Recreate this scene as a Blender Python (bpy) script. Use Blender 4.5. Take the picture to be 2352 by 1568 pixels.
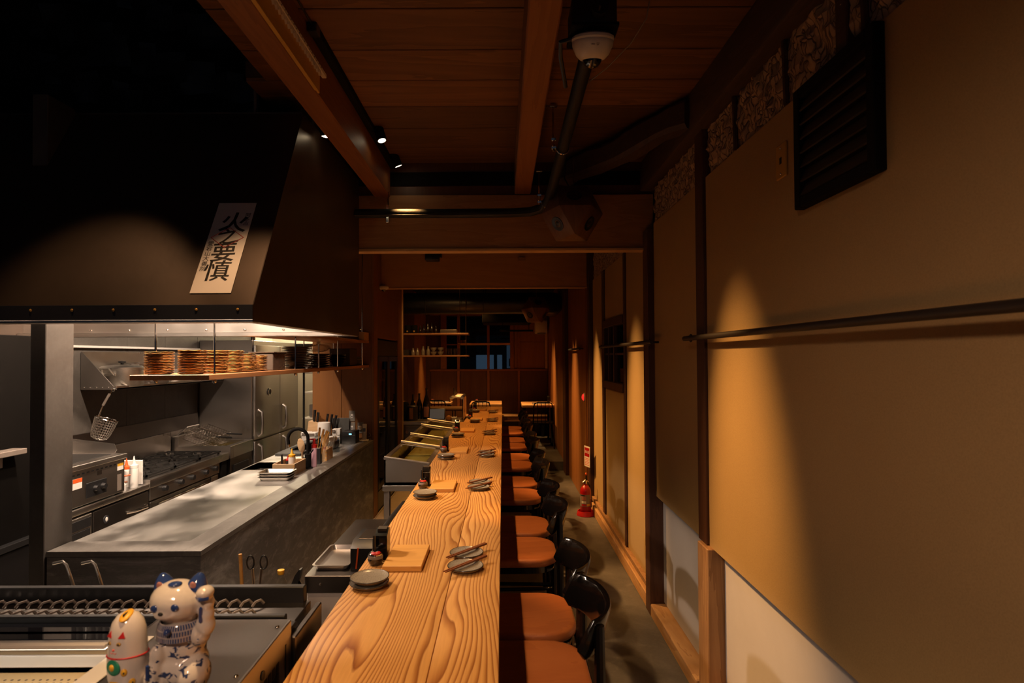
import bpy, bmesh, math, random
from math import sin, cos, pi, radians
from mathutils import Vector, Matrix, Euler
random.seed(7)
S = bpy.context.scene
COL = S.collection
for o in list(bpy.data.objects): bpy.data.objects.remove(o)

# ------------------------------------------------------------ camera, world, exposure
cd = bpy.data.cameras.new('camera'); cam = bpy.data.objects.new('camera', cd); COL.objects.link(cam)
cd.sensor_width = 36; cd.lens = 36*1307/2352
cd.shift_x = 0.00898; cd.shift_y = 0.00518
cd.clip_start = 0.02
p_, r_ = radians(1.0), radians(0.3)
fw = Vector((0, cos(p_), sin(p_))); up0 = Vector((0, -sin(p_), cos(p_))); rt0 = Vector((1, 0, 0))
rt = rt0*cos(r_)-up0*sin(r_); up = up0*cos(r_)+rt0*sin(r_)
R = Matrix((rt, up, -fw)).transposed().to_4x4()
cam.matrix_world = Matrix.Translation((0, 0, 1.75)) @ R
cd.dof.use_dof = True; cd.dof.focus_distance = 3.6; cd.dof.aperture_fstop = 4.0
S.camera = cam
w = bpy.data.worlds.new('world'); S.world = w; w.use_nodes = True
w.node_tree.nodes['Background'].inputs[0].default_value = (0.55, 0.68, 0.95, 1)
w.node_tree.nodes['Background'].inputs[1].default_value = 0.026
S.view_settings.view_transform = 'Standard'; S.view_settings.look = 'None'
S.view_settings.exposure = 0.0; S.view_settings.gamma = 1.0; S.view_settings.use_curve_mapping = False
S.cycles.use_denoising = True
S.cycles.max_bounces = 8; S.cycles.diffuse_bounces = 4; S.cycles.glossy_bounces = 4
S.cycles.transparent_max_bounces = 12; S.cycles.transmission_bounces = 6
S.cycles.sample_clamp_indirect = 4.0; S.cycles.caustics_reflective = False; S.cycles.caustics_refractive = False

WARM = (1.0, 0.50, 0.155); DEEP = (1.0, 0.45, 0.11); NEUT = (1.0, 0.75, 0.56)
def spot(name, loc, to, power, angle, blend=0.5, col=WARM, r=0.03):
    l = bpy.data.lights.new(name, 'SPOT'); l.energy = power; l.color = col
    l.spot_size = radians(angle); l.spot_blend = blend; l.shadow_soft_size = r
    o = bpy.data.objects.new(name, l); COL.objects.link(o); o.location = loc
    o.rotation_euler = (Vector(to)-Vector(loc)).to_track_quat('-Z', 'Y').to_euler()
    return o
def point(name, loc, power, col=NEUT, r=0.05):
    l = bpy.data.lights.new(name, 'POINT'); l.energy = power; l.color = col; l.shadow_soft_size = r
    o = bpy.data.objects.new(name, l); COL.objects.link(o); o.location = loc
    return o
# track spots over the bar counter
for i, (y, e, c) in enumerate([(1.25, 140, (1, 0.60, 0.27)), (3.30, 120, (1, 0.56, 0.22)), (3.80, 100, WARM), (5.0, 100, DEEP), (6.2, 92, DEEP), (7.3, 86, DEEP), (8.4, 82, DEEP), (9.6, 60, DEEP)]):
    spot('bar_spot', (-0.70, y, 3.0 if y < 4 else 2.9), (-0.22, y-(0.25 if 3 < y < 4 else 0.0), 0.95), e, 44 if y == 3.80 else 62 if y < 4.5 else 84, 0.8, c)
# spots on the left track thrown across at the right wall
for y, e, y2, z in [(3.315, 480, 2.46, 3.0), (5.15, 480, 4.36, 2.9), (6.95, 480, 6.16, 2.9), (8.35, 430, 7.60, 2.9), (10.8, 350, 10.3, 2.85)]:
    o = spot('wall_spot', (-0.69, y, z), (1.03, y2, 0.72), e*1.05, 52, 1.0, (1, 0.49, 0.15)); o.scale = (0.40, 1, 1)
o = spot('left_wall_spot', (0.2, 10.2, 2.8), (-1.6, 10.6, 0.9), 420, 38, 1.0); o.scale = (0.55, 1, 1)
spot('shelf_spot', (-0.62, 6.95, 2.85), (-1.0, 8.5, 1.9), 46, 60, 0.9)
spot('table_spot_mid', (-0.3, 10.9, 2.8), (-0.33, 10.95, 0.87), 260, 50, 0.8)
spot('table_spot_right', (0.62, 10.6, 2.8), (0.62, 10.7, 0.87), 220, 45, 0.8)
spot('table_spot_left', (-1.2, 11.0, 2.8), (-1.22, 11.2, 0.87), 220, 45, 0.8)
# downlights in front of the range hood
spot('hood_wash_left', (-1.72, 2.0, 3.15), (-1.68, 2.28, 1.6), 30, 50, 1.0, (1, 0.55, 0.26))
spot('hood_wash_right', (-1.04, 1.98, 2.95), (-1.07, 2.28, 1.8), 44, 46, 1.0, (1, 0.55, 0.26))
spot('display_spot', (-0.85, 0.75, 3.1), (-1.3, 2.4, 0.8), 120, 66, 0.6, (1, 0.70, 0.48))
# unseen fill spot added behind the viewer to lift the room
spot('rear_fill', (-0.75, -0.6, 2.9), (0.3, 0.9, 0.0), 150, 104, 1.0, (1, 0.64, 0.43), 0.12)
# lamps in the range hood and over the cooking line
for x in (-2.40, -1.85, -1.30): point('hood_lamp', (x, 2.93, 2.62), 150, NEUT, 0.05)
l = bpy.data.lights.new('case_strip', 'AREA'); l.shape = 'RECTANGLE'; l.size = 1.3; l.size_y = 0.012; l.energy = 2.2; l.color = (1, 0.86, 0.70)
o = bpy.data.objects.new('case_strip', l); COL.objects.link(o); o.location = (-1.62, 1.40, 1.045); o.rotation_euler = (radians(12), 0, 0)
spot('kitchen_spot', (-2.35, 4.15, 2.75), (-2.85, 4.7, 0.9), 190, 115, 0.6, NEUT, 0.04)
spot('kitchen_spot', (-2.3, 5.55, 2.75), (-2.9, 5.7, 0.9), 85, 110, 0.6, NEUT, 0.04)
spot('kitchen_spot', (-1.75, 4.6, 2.9), (-1.75, 4.9, 0.9), 28, 95, 0.6, NEUT, 0.04)
point('back_room_lamp', (-2.95, 8.25, 2.55), 52, (1, 0.80, 0.54), 0.08)

# ------------------------------------------------------------ materials
def lin(c): return tuple(x for x in c)
class N:
    def __init__(s, name):
        s.m = bpy.data.materials.new(name); s.m.use_nodes = True
        s.t = s.m.node_tree; s.b = s.t.nodes['Principled BSDF']; s.c = None
    def n(s, typ, **kw):
        nd = s.t.nodes.new(typ)
        for k, v in kw.items():
            if k.startswith('i_'): nd.inputs[k[2:].replace('_', ' ')].default_value = v
            else: setattr(nd, k, v)
        return nd
    def l(s, a, b): s.t.links.new(a, b)
    def co(s, scale=(1, 1, 1), kind='Object'):
        tc = s.n('ShaderNodeTexCoord'); mp = s.n('ShaderNodeMapping'); mp.inputs['Scale'].default_value = scale
        s.l(tc.outputs[kind], mp.inputs['Vector']); return mp.outputs['Vector']
    def noise(s, vec, scale=5, detail=4, rough=0.5, dist=0):
        nd = s.n('ShaderNodeTexNoise'); nd.inputs['Scale'].default_value = scale; nd.inputs['Detail'].default_value = detail
        nd.inputs['Roughness'].default_value = rough; nd.inputs['Distortion'].default_value = dist
        s.l(vec, nd.inputs['Vector']); return nd.outputs['Fac']
    def ramp(s, fac, stops):
        nd = s.n('ShaderNodeValToRGB'); e = nd.color_ramp.elements
        while len(e) < len(stops): e.new(0.5)
        for i, (p, c) in enumerate(stops):
            e[i].position = p; e[i].color = (c[0], c[1], c[2], 1) if hasattr(c, '__len__') else (c, c, c, 1)
        s.l(fac, nd.inputs['Fac']); return nd.outputs['Color']
    def math(s, op, a, b=None):
        nd = s.n('ShaderNodeMath', operation=op)
        for i, x in enumerate((a, b)):
            if x is None: continue
            if isinstance(x, (int, float)): nd.inputs[i].default_value = x
            else: s.l(x, nd.inputs[i])
        return nd.outputs[0]
    def mix(s, fac, a, b, mode='MIX'):
        nd = s.n('ShaderNodeMix', data_type='RGBA', blend_type=mode)
        for i, x in ((0, fac), (6, a), (7, b)):
            if isinstance(x, (int, float)): nd.inputs[i].default_value = x
            elif isinstance(x, tuple): nd.inputs[i].default_value = (*x, 1)
            else: s.l(x, nd.inputs[i])
        return nd.outputs[2]
    def bump(s, h, strength=0.2, dist=0.01):
        nd = s.n('ShaderNodeBump'); nd.inputs['Strength'].default_value = strength; nd.inputs['Distance'].default_value = dist
        s.l(h, nd.inputs['Height']); s.l(nd.outputs['Normal'], s.b.inputs['Normal'])
    def base(s, c):
        if isinstance(c, tuple): s.b.inputs['Base Color'].default_value = (*c, 1)
        else: s.l(c, s.b.inputs['Base Color'])
    def set(s, rough=0.5, metal=0.0, spec=0.5, coat=0.0):
        s.b.inputs['Roughness'].default_value = rough; s.b.inputs['Metallic'].default_value = metal
        s.b.inputs['Specular IOR Level'].default_value = spec; s.b.inputs['Coat Weight'].default_value = coat
        return s.m
def plain(name, c, rough=0.5, metal=0.0, spec=0.5, var=0.12, scale=14, coat=0.0, bump=0.0):
    n = N(name); f = n.noise(n.co(), scale, 3)
    n.base(n.mix(f, tuple(x*(1-var) for x in c), tuple(min(1, x*(1+var)) for x in c)))
    if bump: n.bump(n.noise(n.co(), scale*6, 3), bump, 0.004)
    return n.set(rough, metal, spec, coat)
def wood(name, c1, c2, axis=1, rough=0.45, freq=22, stretch=14, randomize=0.0, coat=0.0, knots=False):
    n = N(name); sc = [freq, freq, freq]; sc[axis] = freq/stretch
    v = n.co(tuple(sc))
    if randomize:
        oi = n.n('ShaderNodeObjectInfo'); vm = n.n('ShaderNodeVectorMath', operation='ADD')
        mm = n.math('MULTIPLY', oi.outputs['Random'], 40.0); cb = n.n('ShaderNodeCombineXYZ')
        for i in range(3): n.l(mm, cb.inputs[i])
        n.l(v, vm.inputs[0]); n.l(cb.outputs[0], vm.inputs[1]); v = vm.outputs[0]
    f = n.noise(v, 0.35, 5, 0.6, 0.6)
    fr = n.math('FRACT', n.math('MULTIPLY', f, 9.0))
    f2 = n.noise(v, 2.2, 5, 0.65)
    t = n.math('ADD', n.math('MULTIPLY', fr, 0.55), n.math('MULTIPLY', f2, 0.5))
    col = n.ramp(t, [(0.15, c1), (0.95, c2)])
    if randomize:
        k = n.math('ADD', n.math('MULTIPLY', oi.outputs['Random'], randomize), 1-randomize/2)
        cb2 = n.n('ShaderNodeCombineColor')
        for i in range(3): n.l(k, cb2.inputs[i])
        col = n.mix(1.0, col, cb2.outputs[0], 'MULTIPLY')
    if knots:
        vo = n.n('ShaderNodeTexVoronoi', feature='F1'); vo.inputs['Scale'].default_value = 4.2; n.l(n.co(), vo.inputs['Vector'])
        col = n.mix(n.ramp(vo.outputs['Distance'], [(0.055, 1.0), (0.085, 0.0)]), col, (0.03, 0.012, 0.005))
    n.base(col); n.bump(t, 0.08, 0.003)
    return n.set(rough, 0, 0.4, coat)
def steel(name, c=(0.56, 0.525, 0.49), rough=0.3, axis=1, scr=0.10):
    n = N(name); sc = [260, 260, 260]; sc[axis] = 5
    f = n.noise(n.co(tuple(sc)), 1.0, 3); g = n.noise(n.co(), 3.5, 4)
    n.base(n.mix(g, tuple(x*0.88 for x in c), c))
    rr = n.math('ADD', n.math('MULTIPLY', g, 0.22), rough-0.11); n.l(rr, n.b.inputs['Roughness'])
    n.bump(f, scr, 0.0012)
    m = n.set(rough, 1.0); n.l(rr, n.b.inputs['Roughness']); return m
def glow(name, c, strength):
    n = N(name); n.base((0.01, 0.01, 0.01)); n.b.inputs['Emission Color'].default_value = (*c, 1)
    n.b.inputs['Emission Strength'].default_value = strength; return n.set(0.4)
def glass(name, tint=(1, 1, 1), spec_f=1.45, rough=0.02):
    n = N(name); t = n.n('ShaderNodeBsdfTransparent'); t.inputs[0].default_value = (*tint, 1)
    g = n.n('ShaderNodeBsdfGlossy'); g.inputs['Roughness'].default_value = rough; g.inputs['Color'].default_value = (0.9, 0.9, 0.9, 1)
    f = n.n('ShaderNodeFresnel'); f.inputs[0].default_value = spec_f; mx = n.n('ShaderNodeMixShader'); ge = n.n('ShaderNodeNewGeometry')
    n.l(n.math('MULTIPLY', f.outputs[0], n.math('SUBTRACT', 1.0, ge.outputs['Backfacing'])), mx.inputs[0]); n.l(t.outputs[0], mx.inputs[1]); n.l(g.outputs[0], mx.inputs[2])
    n.l(mx.outputs[0], n.t.nodes['Material Output'].inputs['Surface']); return n.m

# bar top: flowing contour grain along the length
def bar_wood():
    n = N('bar_top_pine')
    tc = n.n('ShaderNodeTexCoord'); sep = n.n('ShaderNodeSeparateXYZ'); n.l(tc.outputs['Object'], sep.inputs[0])
    def vec(sx, sy, off):
        mp = n.n('ShaderNodeMapping'); mp.inputs['Scale'].default_value = (sx, sy, 1); mp.inputs['Location'].default_value = (off, off*1.7, off)
        n.l(tc.outputs['Object'], mp.inputs['Vector']); return mp.outputs['Vector']
    a = n.noise(vec(4.6, 0.95, 3.1), 1.0, 1.0, 0.4)
    b = n.noise(vec(16, 1.7, 8.3), 1.0, 2.0, 0.5)
    c = n.noise(vec(60, 4, 1.3), 1.0, 2.0, 0.5)
    h = n.math('ADD', n.math('ADD', n.math('MULTIPLY', sep.outputs['X'], 4.6), n.math('MULTIPLY', a, 1.45)),
               n.math('ADD', n.math('MULTIPLY', b, 0.11), n.math('MULTIPLY', c, 0.012)))
    fr = n.math('FRACT', n.math('MULTIPLY', h, 13.0))
    col = n.ramp(fr, [(0.0, (0.66, 0.365, 0.122)), (0.50, (0.62, 0.33, 0.104)), (0.74, (0.42, 0.185, 0.050)), (0.92, (0.26, 0.088, 0.020)), (1.0, (0.58, 0.32, 0.112))])
    col = n.mix(n.ramp(n.noise(vec(4.0, 1.0, 11.0), 1.0, 2.0), [(0.35, 0.28), (0.6, 0.0)]), col, (0.56, 0.295, 0.098))
    fine = n.noise(vec(240, 7, 0.4), 1.0, 3.0, 0.6)
    col = n.mix(0.32, col, n.ramp(fine, [(0.3, (0.62, 0.62, 0.62)), (0.7, (1.1, 1.1, 1.1))]), 'MULTIPLY')
    big = n.noise(vec(1.3, 0.7, 5.0), 1.0, 2.0)
    col = n.mix(0.45, col, n.ramp(big, [(0.3, (0.72, 0.66, 0.60)), (0.75, (1.12, 1.10, 1.05))]), 'MULTIPLY')
    n.base(col); n.bump(fr, 0.03, 0.002)
    return n.set(0.36, 0, 0.45)
M = {}
M['bar'] = bar_wood()
M['ceil'] = wood('ceiling_board', (0.23, 0.100, 0.040), (0.12, 0.048, 0.019), 0, 0.6, 9, 10, 0.9)
M['beam'] = wood('beam_wood', (0.26, 0.100, 0.032), (0.19, 0.068, 0.020), 1, 0.55, 14, 14, 0.25)
M['old'] = wood('old_dark_beam', (0.085, 0.045, 0.030), (0.050, 0.026, 0.017), 1, 0.7, 14, 10, 0.2)
M['header'] = wood('header_plywood', (0.44, 0.235, 0.105), (0.33, 0.16, 0.064), 0, 0.55, 12, 9, 0.1)
M['knot'] = wood('knotty_plywood', (0.50, 0.255, 0.09), (0.43, 0.205, 0.065), 0, 0.55, 8, 8, 0.1, knots=True)
M['strip'] = wood('pale_edge_wood', (0.62, 0.40, 0.20), (0.50, 0.30, 0.14), 0, 0.5, 16, 14)
M['ply'] = wood('cabinet_plywood', (0.30, 0.125, 0.035), (0.25, 0.098, 0.026), 2, 0.5, 7, 9, 0.06)
M['plyd'] = wood('partition_plywood', (0.22, 0.088, 0.022), (0.185, 0.070, 0.016), 2, 0.5, 7, 9, 0.06)
M['post'] = wood('stained_post', (0.085, 0.036, 0.020), (0.055, 0.022, 0.012), 2, 0.5, 14, 12, 0.2)
M['postlight'] = wood('bare_post', (0.42, 0.24, 0.11), (0.24, 0.12, 0.05), 2, 0.6, 16, 9, 0.1)
M['basew'] = wood('rough_baseboard', (0.50, 0.30, 0.13), (0.34, 0.17, 0.07), 1, 0.65, 14, 9, 0.1)
M['darkpanel'] = wood('dark_panel_wood', (0.115, 0.045, 0.022), (0.085, 0.032, 0.015), 2, 0.5, 8, 9, 0.08)
M['table'] = wood('table_wood', (0.58, 0.34, 0.15), (0.44, 0.23, 0.09), 0, 0.4, 10, 12, 0.1)
M['shelf'] = wood('shelf_wood', (0.42, 0.20, 0.085), (0.30, 0.13, 0.05), 1, 0.45, 20, 14, 0.1)
M['board'] = wood('serving_board_wood', (0.64, 0.335, 0.092), (0.54, 0.265, 0.066), 0, 0.42, 12, 10, 0.2)
M['hinoki'] = wood('pale_box_wood', (0.62, 0.42, 0.24), (0.52, 0.33, 0.17), 0, 0.5, 16, 10, 0.1)
M['spk'] = wood('speaker_wood', (0.17, 0.080, 0.042), (0.11, 0.048, 0.024), 2, 0.5, 14, 10)
M['stick'] = wood('chopstick_wood', (0.22, 0.075, 0.028), (0.16, 0.050, 0.018), 0, 0.35, 30, 20)
def wallboard():
    n = N('fibreboard'); v = n.co(); f = n.noise(v, 240, 2, 0.7); g = n.noise(v, 2.2, 4, 0.55)
    col = n.mix(g, (0.39, 0.262, 0.117), (0.46, 0.322, 0.150))
    col = n.mix(0.35, col, n.ramp(f, [(0.3, (0.62, 0.6, 0.56)), (0.6, (1.08, 1.08, 1.08))]), 'MULTIPLY')
    # a few pale scuffs
    sc = n.noise(n.co((1, 6, 1.6)), 3.0, 5, 0.7); col = n.mix(n.ramp(sc, [(0.74, 0.0), (0.78, 0.22)]), col, (0.62, 0.52, 0.40))
    n.base(col); n.bump(f, 0.10, 0.002); return n.set(0.62, 0, 0.35)
M['wb'] = wallboard()
def plaster():
    n = N('pale_plaster'); v = n.co(); g = n.noise(v, 3.0, 6, 0.6); f = n.noise(v, 160, 2)
    n.base(n.mix(g, (0.44, 0.415, 0.40), (0.58, 0.55, 0.53))); n.bump(f, 0.08, 0.002); return n.set(0.7, 0, 0.3)
M['plaster'] = plaster()
def mud():
    n = N('cracked_mud_plaster'); v = n.co((1, 1.1, 0.55))
    vo = n.n('ShaderNodeTexVoronoi', feature='DISTANCE_TO_EDGE'); vo.inputs['Scale'].default_value = 26
    wv = n.n('ShaderNodeVectorMath', operation='ADD'); nn = n.n('ShaderNodeTexNoise'); nn.inputs['Scale'].default_value = 9; n.l(v, nn.inputs['Vector'])
    sc = n.n('ShaderNodeVectorMath', operation='SCALE'); sc.inputs['Scale'].default_value = 0.22; n.l(nn.outputs['Color'], sc.inputs[0])
    n.l(v, wv.inputs[0]); n.l(sc.outputs[0], wv.inputs[1]); n.l(wv.outputs[0], vo.inputs['Vector'])
    g = n.noise(v, 10, 6, 0.65)
    col = n.mix(g, (0.42, 0.29, 0.19), (0.60, 0.46, 0.34))
    col = n.mix(n.ramp(vo.outputs['Distance'], [(0.0, 0.9), (0.035, 0.0)]), col, (0.035, 0.024, 0.018))
    n.base(col); hh = n.math('ADD', n.ramp(vo.outputs['Distance'], [(0.0, 0.0), (0.10, 1.0)]), g); n.bump(hh, 0.8, 0.012); return n.set(0.85, 0, 0.2)
M['mud'] = mud()
def stone(name, c1, c2, c3, st=(1, 1, 1), rough=0.5):
    n = N(name); g = n.noise(n.co(st), 2.2, 8, 0.62, 0.9); f = n.noise(n.co(st), 9.0, 6, 0.7, 0.4); h = n.noise(n.co(), 60, 3)
    col = n.ramp(g, [(0.28, c1), (0.55, c2), (0.78, c3)])
    col = n.mix(n.ramp(f, [(0.52, 0.0), (0.72, 0.55)]), col, c3); col = n.mix(0.25, col, n.ramp(h, [(0.3, 0.6), (0.7, 1.1)]), 'MULTIPLY')
    n.base(col); n.bump(f, 0.12, 0.004); return n.set(rough, 0, 0.45)
M['stone'] = stone('brushed_mortar', (0.075, 0.070, 0.066), (0.145, 0.137, 0.130), (0.46, 0.44, 0.42), (0.7, 0.9, 2.4), 0.46)
M['stonerim'] = stone('brushed_mortar_rim', (0.11, 0.10, 0.092), (0.17, 0.158, 0.145), (0.26, 0.24, 0.22), (2.2, 0.9, 1), 0.42)
M['tile'] = stone('dark_wall_tile', (0.060, 0.053, 0.047), (0.085, 0.076, 0.068), (0.12, 0.108, 0.098), (1, 1, 1), 0.42)
M['conc'] = stone('floor_mortar', (0.085, 0.080, 0.077), (0.125, 0.119, 0.115), (0.19, 0.182, 0.175), (1, 1, 1), 0.5)
M['kfloor'] = plain('kitchen_floor', (0.42, 0.35, 0.27), 0.5)
M['cream'] = plain('cream_wall', (0.74, 0.67, 0.54), 0.6, var=0.05)
M['steel'] = steel('stainless', rough=0.30)
M['steelx'] = steel('stainless_cross', rough=0.32, axis=0)
M['steelz'] = steel('stainless_upright', (0.50, 0.475, 0.45), rough=0.34, axis=2)
def worktop():
    n = N('worktop_steel'); g = n.noise(n.co((1.6, 1.0, 1)), 2.4, 3, 0.5); f = n.noise(n.co((90, 160, 1)), 1.0, 3)
    n.base(n.mix(g, (0.50, 0.49, 0.47), (0.74, 0.72, 0.68))); n.set(0.4, 1.0); n.bump(f, 0.05, 0.001)
    rr = n.math('ADD', n.math('MULTIPLY', n.ramp(g, [(0.35, 0.0), (0.65, 1.0)]), 0.30), 0.30); n.l(rr, n.b.inputs['Roughness']); return n.m
M['topsteel'] = worktop()
M['dsteel'] = steel('dark_steel', (0.20, 0.18, 0.165), 0.34, 0)
M['lidsteel'] = steel('lid_bar_steel', (0.36, 0.33, 0.30), 0.40, 0, 0.05)
M['tapsteel'] = plain('tap_steel', (0.72, 0.66, 0.60), 0.24, 1.0, var=0.05)
M['satin'] = steel('satin_cover', (0.26, 0.24, 0.225), 0.30, 1, 0.03)
M['chrome'] = plain('chrome', (0.72, 0.68, 0.64), 0.10, 1.0, var=0.05)
M['alu'] = plain('hammered_aluminium', (0.60, 0.57, 0.52), 0.33, 1.0, var=0.2, scale=30, bump=0.25)
M['white'] = plain('white_plastic', (0.74, 0.71, 0.67), 0.4, var=0.04)
M['whitem'] = plain('white_painted_metal', (0.70, 0.66, 0.62), 0.45, var=0.04)
M['black'] = plain('black_plastic', (0.012, 0.012, 0.013), 0.35, var=0.2)
M['mblack'] = plain('matt_black', (0.007, 0.006, 0.006), 0.85, spec=0.12, var=0.3)
M['lacq'] = plain('black_lacquer', (0.005, 0.004, 0.004), 0.13, spec=0.35, var=0.2)
M['iron'] = plain('cast_iron', (0.022, 0.021, 0.020), 0.5, 0.3, var=0.3)
M['hood'] = plain('hood_paint', (0.085, 0.062, 0.048), 0.42, 0.55, var=0.25, scale=5, bump=0.05)
M['hoodband'] = plain('hood_band_paint', (0.045, 0.048, 0.058), 0.40, 0.4, var=0.15)
M['foil'] = plain('black_duct_wrap', (0.012, 0.012, 0.012), 0.32, 0.2, var=0.4, bump=0.4)
M['pipe'] = plain('pipe_wrap', (0.010, 0.009, 0.009), 0.55, spec=0.3, var=0.3, bump=0.3)
M['void'] = plain('near_black', (0.0032, 0.0026, 0.0022), 0.9, spec=0.08, var=0.3)  # near-zero colour keeps the added cabinet dark under the hood lamps
M['red'] = plain('red_paint', (0.36, 0.007, 0.008), 0.30, var=0.1, coat=0.3)
M['redp'] = plain('red_plastic', (0.48, 0.012, 0.012), 0.42, var=0.08)
M['orange'] = plain('orange_plastic', (0.65, 0.10, 0.02), 0.4, var=0.06)
M['yellow'] = plain('yellow_plastic', (0.80, 0.42, 0.03), 0.4, var=0.06)
M['pink'] = plain('pink_soap', (0.62, 0.36, 0.45), 0.35, var=0.05)
M['green'] = plain('green_bin', (0.02, 0.25, 0.13), 0.4, var=0.1)
M['paper'] = plain('paper', (0.74, 0.70, 0.66), 0.7, var=0.03)
M['ink'] = plain('ink', (0.012, 0.010, 0.010), 0.7, var=0.1)
M['seal'] = plain('red_seal_ink', (0.60, 0.10, 0.08), 0.7, var=0.1)
M['brass'] = plain('yellowed_plate', (0.58, 0.34, 0.07), 0.45, 0.2, var=0.1)
M['seat'] = wood('seat_leather', (0.33, 0.105, 0.031), (0.265, 0.078, 0.022), 0, 0.42, 8, 3, 0.10)
def ceramic():
    n = N('speckled_stoneware'); f = n.noise(n.co(), 260, 3, 0.7); g = n.noise(n.co(), 16, 3)
    c = n.mix(g, (0.24, 0.205, 0.155), (0.31, 0.27, 0.21)); n.base(n.mix(n.ramp(f, [(0.36, 0.75), (0.48, 0.0)]), c, (0.09, 0.07, 0.05)))
    return n.set(0.22, 0, 0.5)
M['dish'] = ceramic()
M['dishrim'] = plain('dark_glaze', (0.045, 0.038, 0.030), 0.2, var=0.2)
M['ochre'] = plain('ochre_glaze', (0.46, 0.225, 0.065), 0.16, var=0.2, scale=30)
M['brownp'] = plain('dark_stoneware', (0.075, 0.055, 0.042), 0.25, var=0.2)
M['greyp'] = plain('grey_stoneware', (0.20, 0.165, 0.14), 0.25, var=0.15)
M['cover'] = plain('black_card', (0.025, 0.018, 0.014), 0.5)
M['glass'] = glass('clear_glass', (0.93, 0.94, 0.92), 1.22)
M['tumbler'] = glass('tumbler_glass', (0.90, 0.86, 0.80), 1.7, 0.06)
M['dglass'] = glass('dim_cooler_glass', (0.50, 0.48, 0.46), 1.5)
M['wglass'] = glass('window_glass', (0.9, 0.92, 0.94))
M['film'] = glass('plastic_film', (0.75, 0.72, 0.70), 1.7, 0.12)
M['mat'] = plain('bamboo_mat', (0.24, 0.19, 0.04), 0.55, var=0.2)
M['perf'] = plain('beige_drain_board', (0.46, 0.33, 0.16), 0.5, var=0.06)
M['oil'] = plain('frying_oil', (0.10, 0.07, 0.01), 0.08, var=0.2)
M['bottle'] = plain('dark_bottle_glass', (0.012, 0.009, 0.006), 0.10, var=0.1, coat=0.5)
M['soy'] = plain('soy_body', (0.018, 0.012, 0.010), 0.08, var=0.1, coat=0.6)
M['amber'] = plain('amber_jar', (0.35, 0.16, 0.05), 0.15, var=0.3)
M['rubber'] = plain('grey_rubber_board', (0.085, 0.085, 0.08), 0.6, var=0.08)
M['grey'] = plain('grey_plate', (0.22, 0.20, 0.175), 0.5, var=0.05)
M['lens'] = plain('smoked_dome', (0.006, 0.006, 0.008), 0.03, var=0.1, coat=1.0)
M['led'] = glow('lamp_lens', (1, 0.80, 0.5), 14)
M['ledstrip'] = glow('case_lamp_strip', (1, 0.86, 0.7), 3)
M['screen_glare'] = glow('tablet_screen_glare', (1.0, 0.80, 0.62), 0.05)  # faint emission stands in for glare mirrored in the tablet screen
M['ledred'] = glow('alarm_lamp', (1, 0.03, 0.02), 0.9)
M['ledblue'] = glow('blue_led', (0.15, 0.55, 1.0), 4)
M['ledgreen'] = glow('green_display', (0.08, 1, 0.05), 1.6)
M['street'] = glow('lit_shop_window', (0.35, 0.62, 0.95), 0.06)
M['street2'] = glow('dim_lit_window', (0.35, 0.6, 0.9), 0.035)
M['screen'] = plain('glossy_screen', (0.10, 0.10, 0.105), 0.14, var=0.2, coat=0.5)
M['blue'] = plain('cobalt_glaze', (0.025, 0.05, 0.17), 0.10, var=0.4, coat=0.4)
M['pinkc'] = plain('pink_clay', (0.45, 0.2, 0.16), 0.3)

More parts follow.
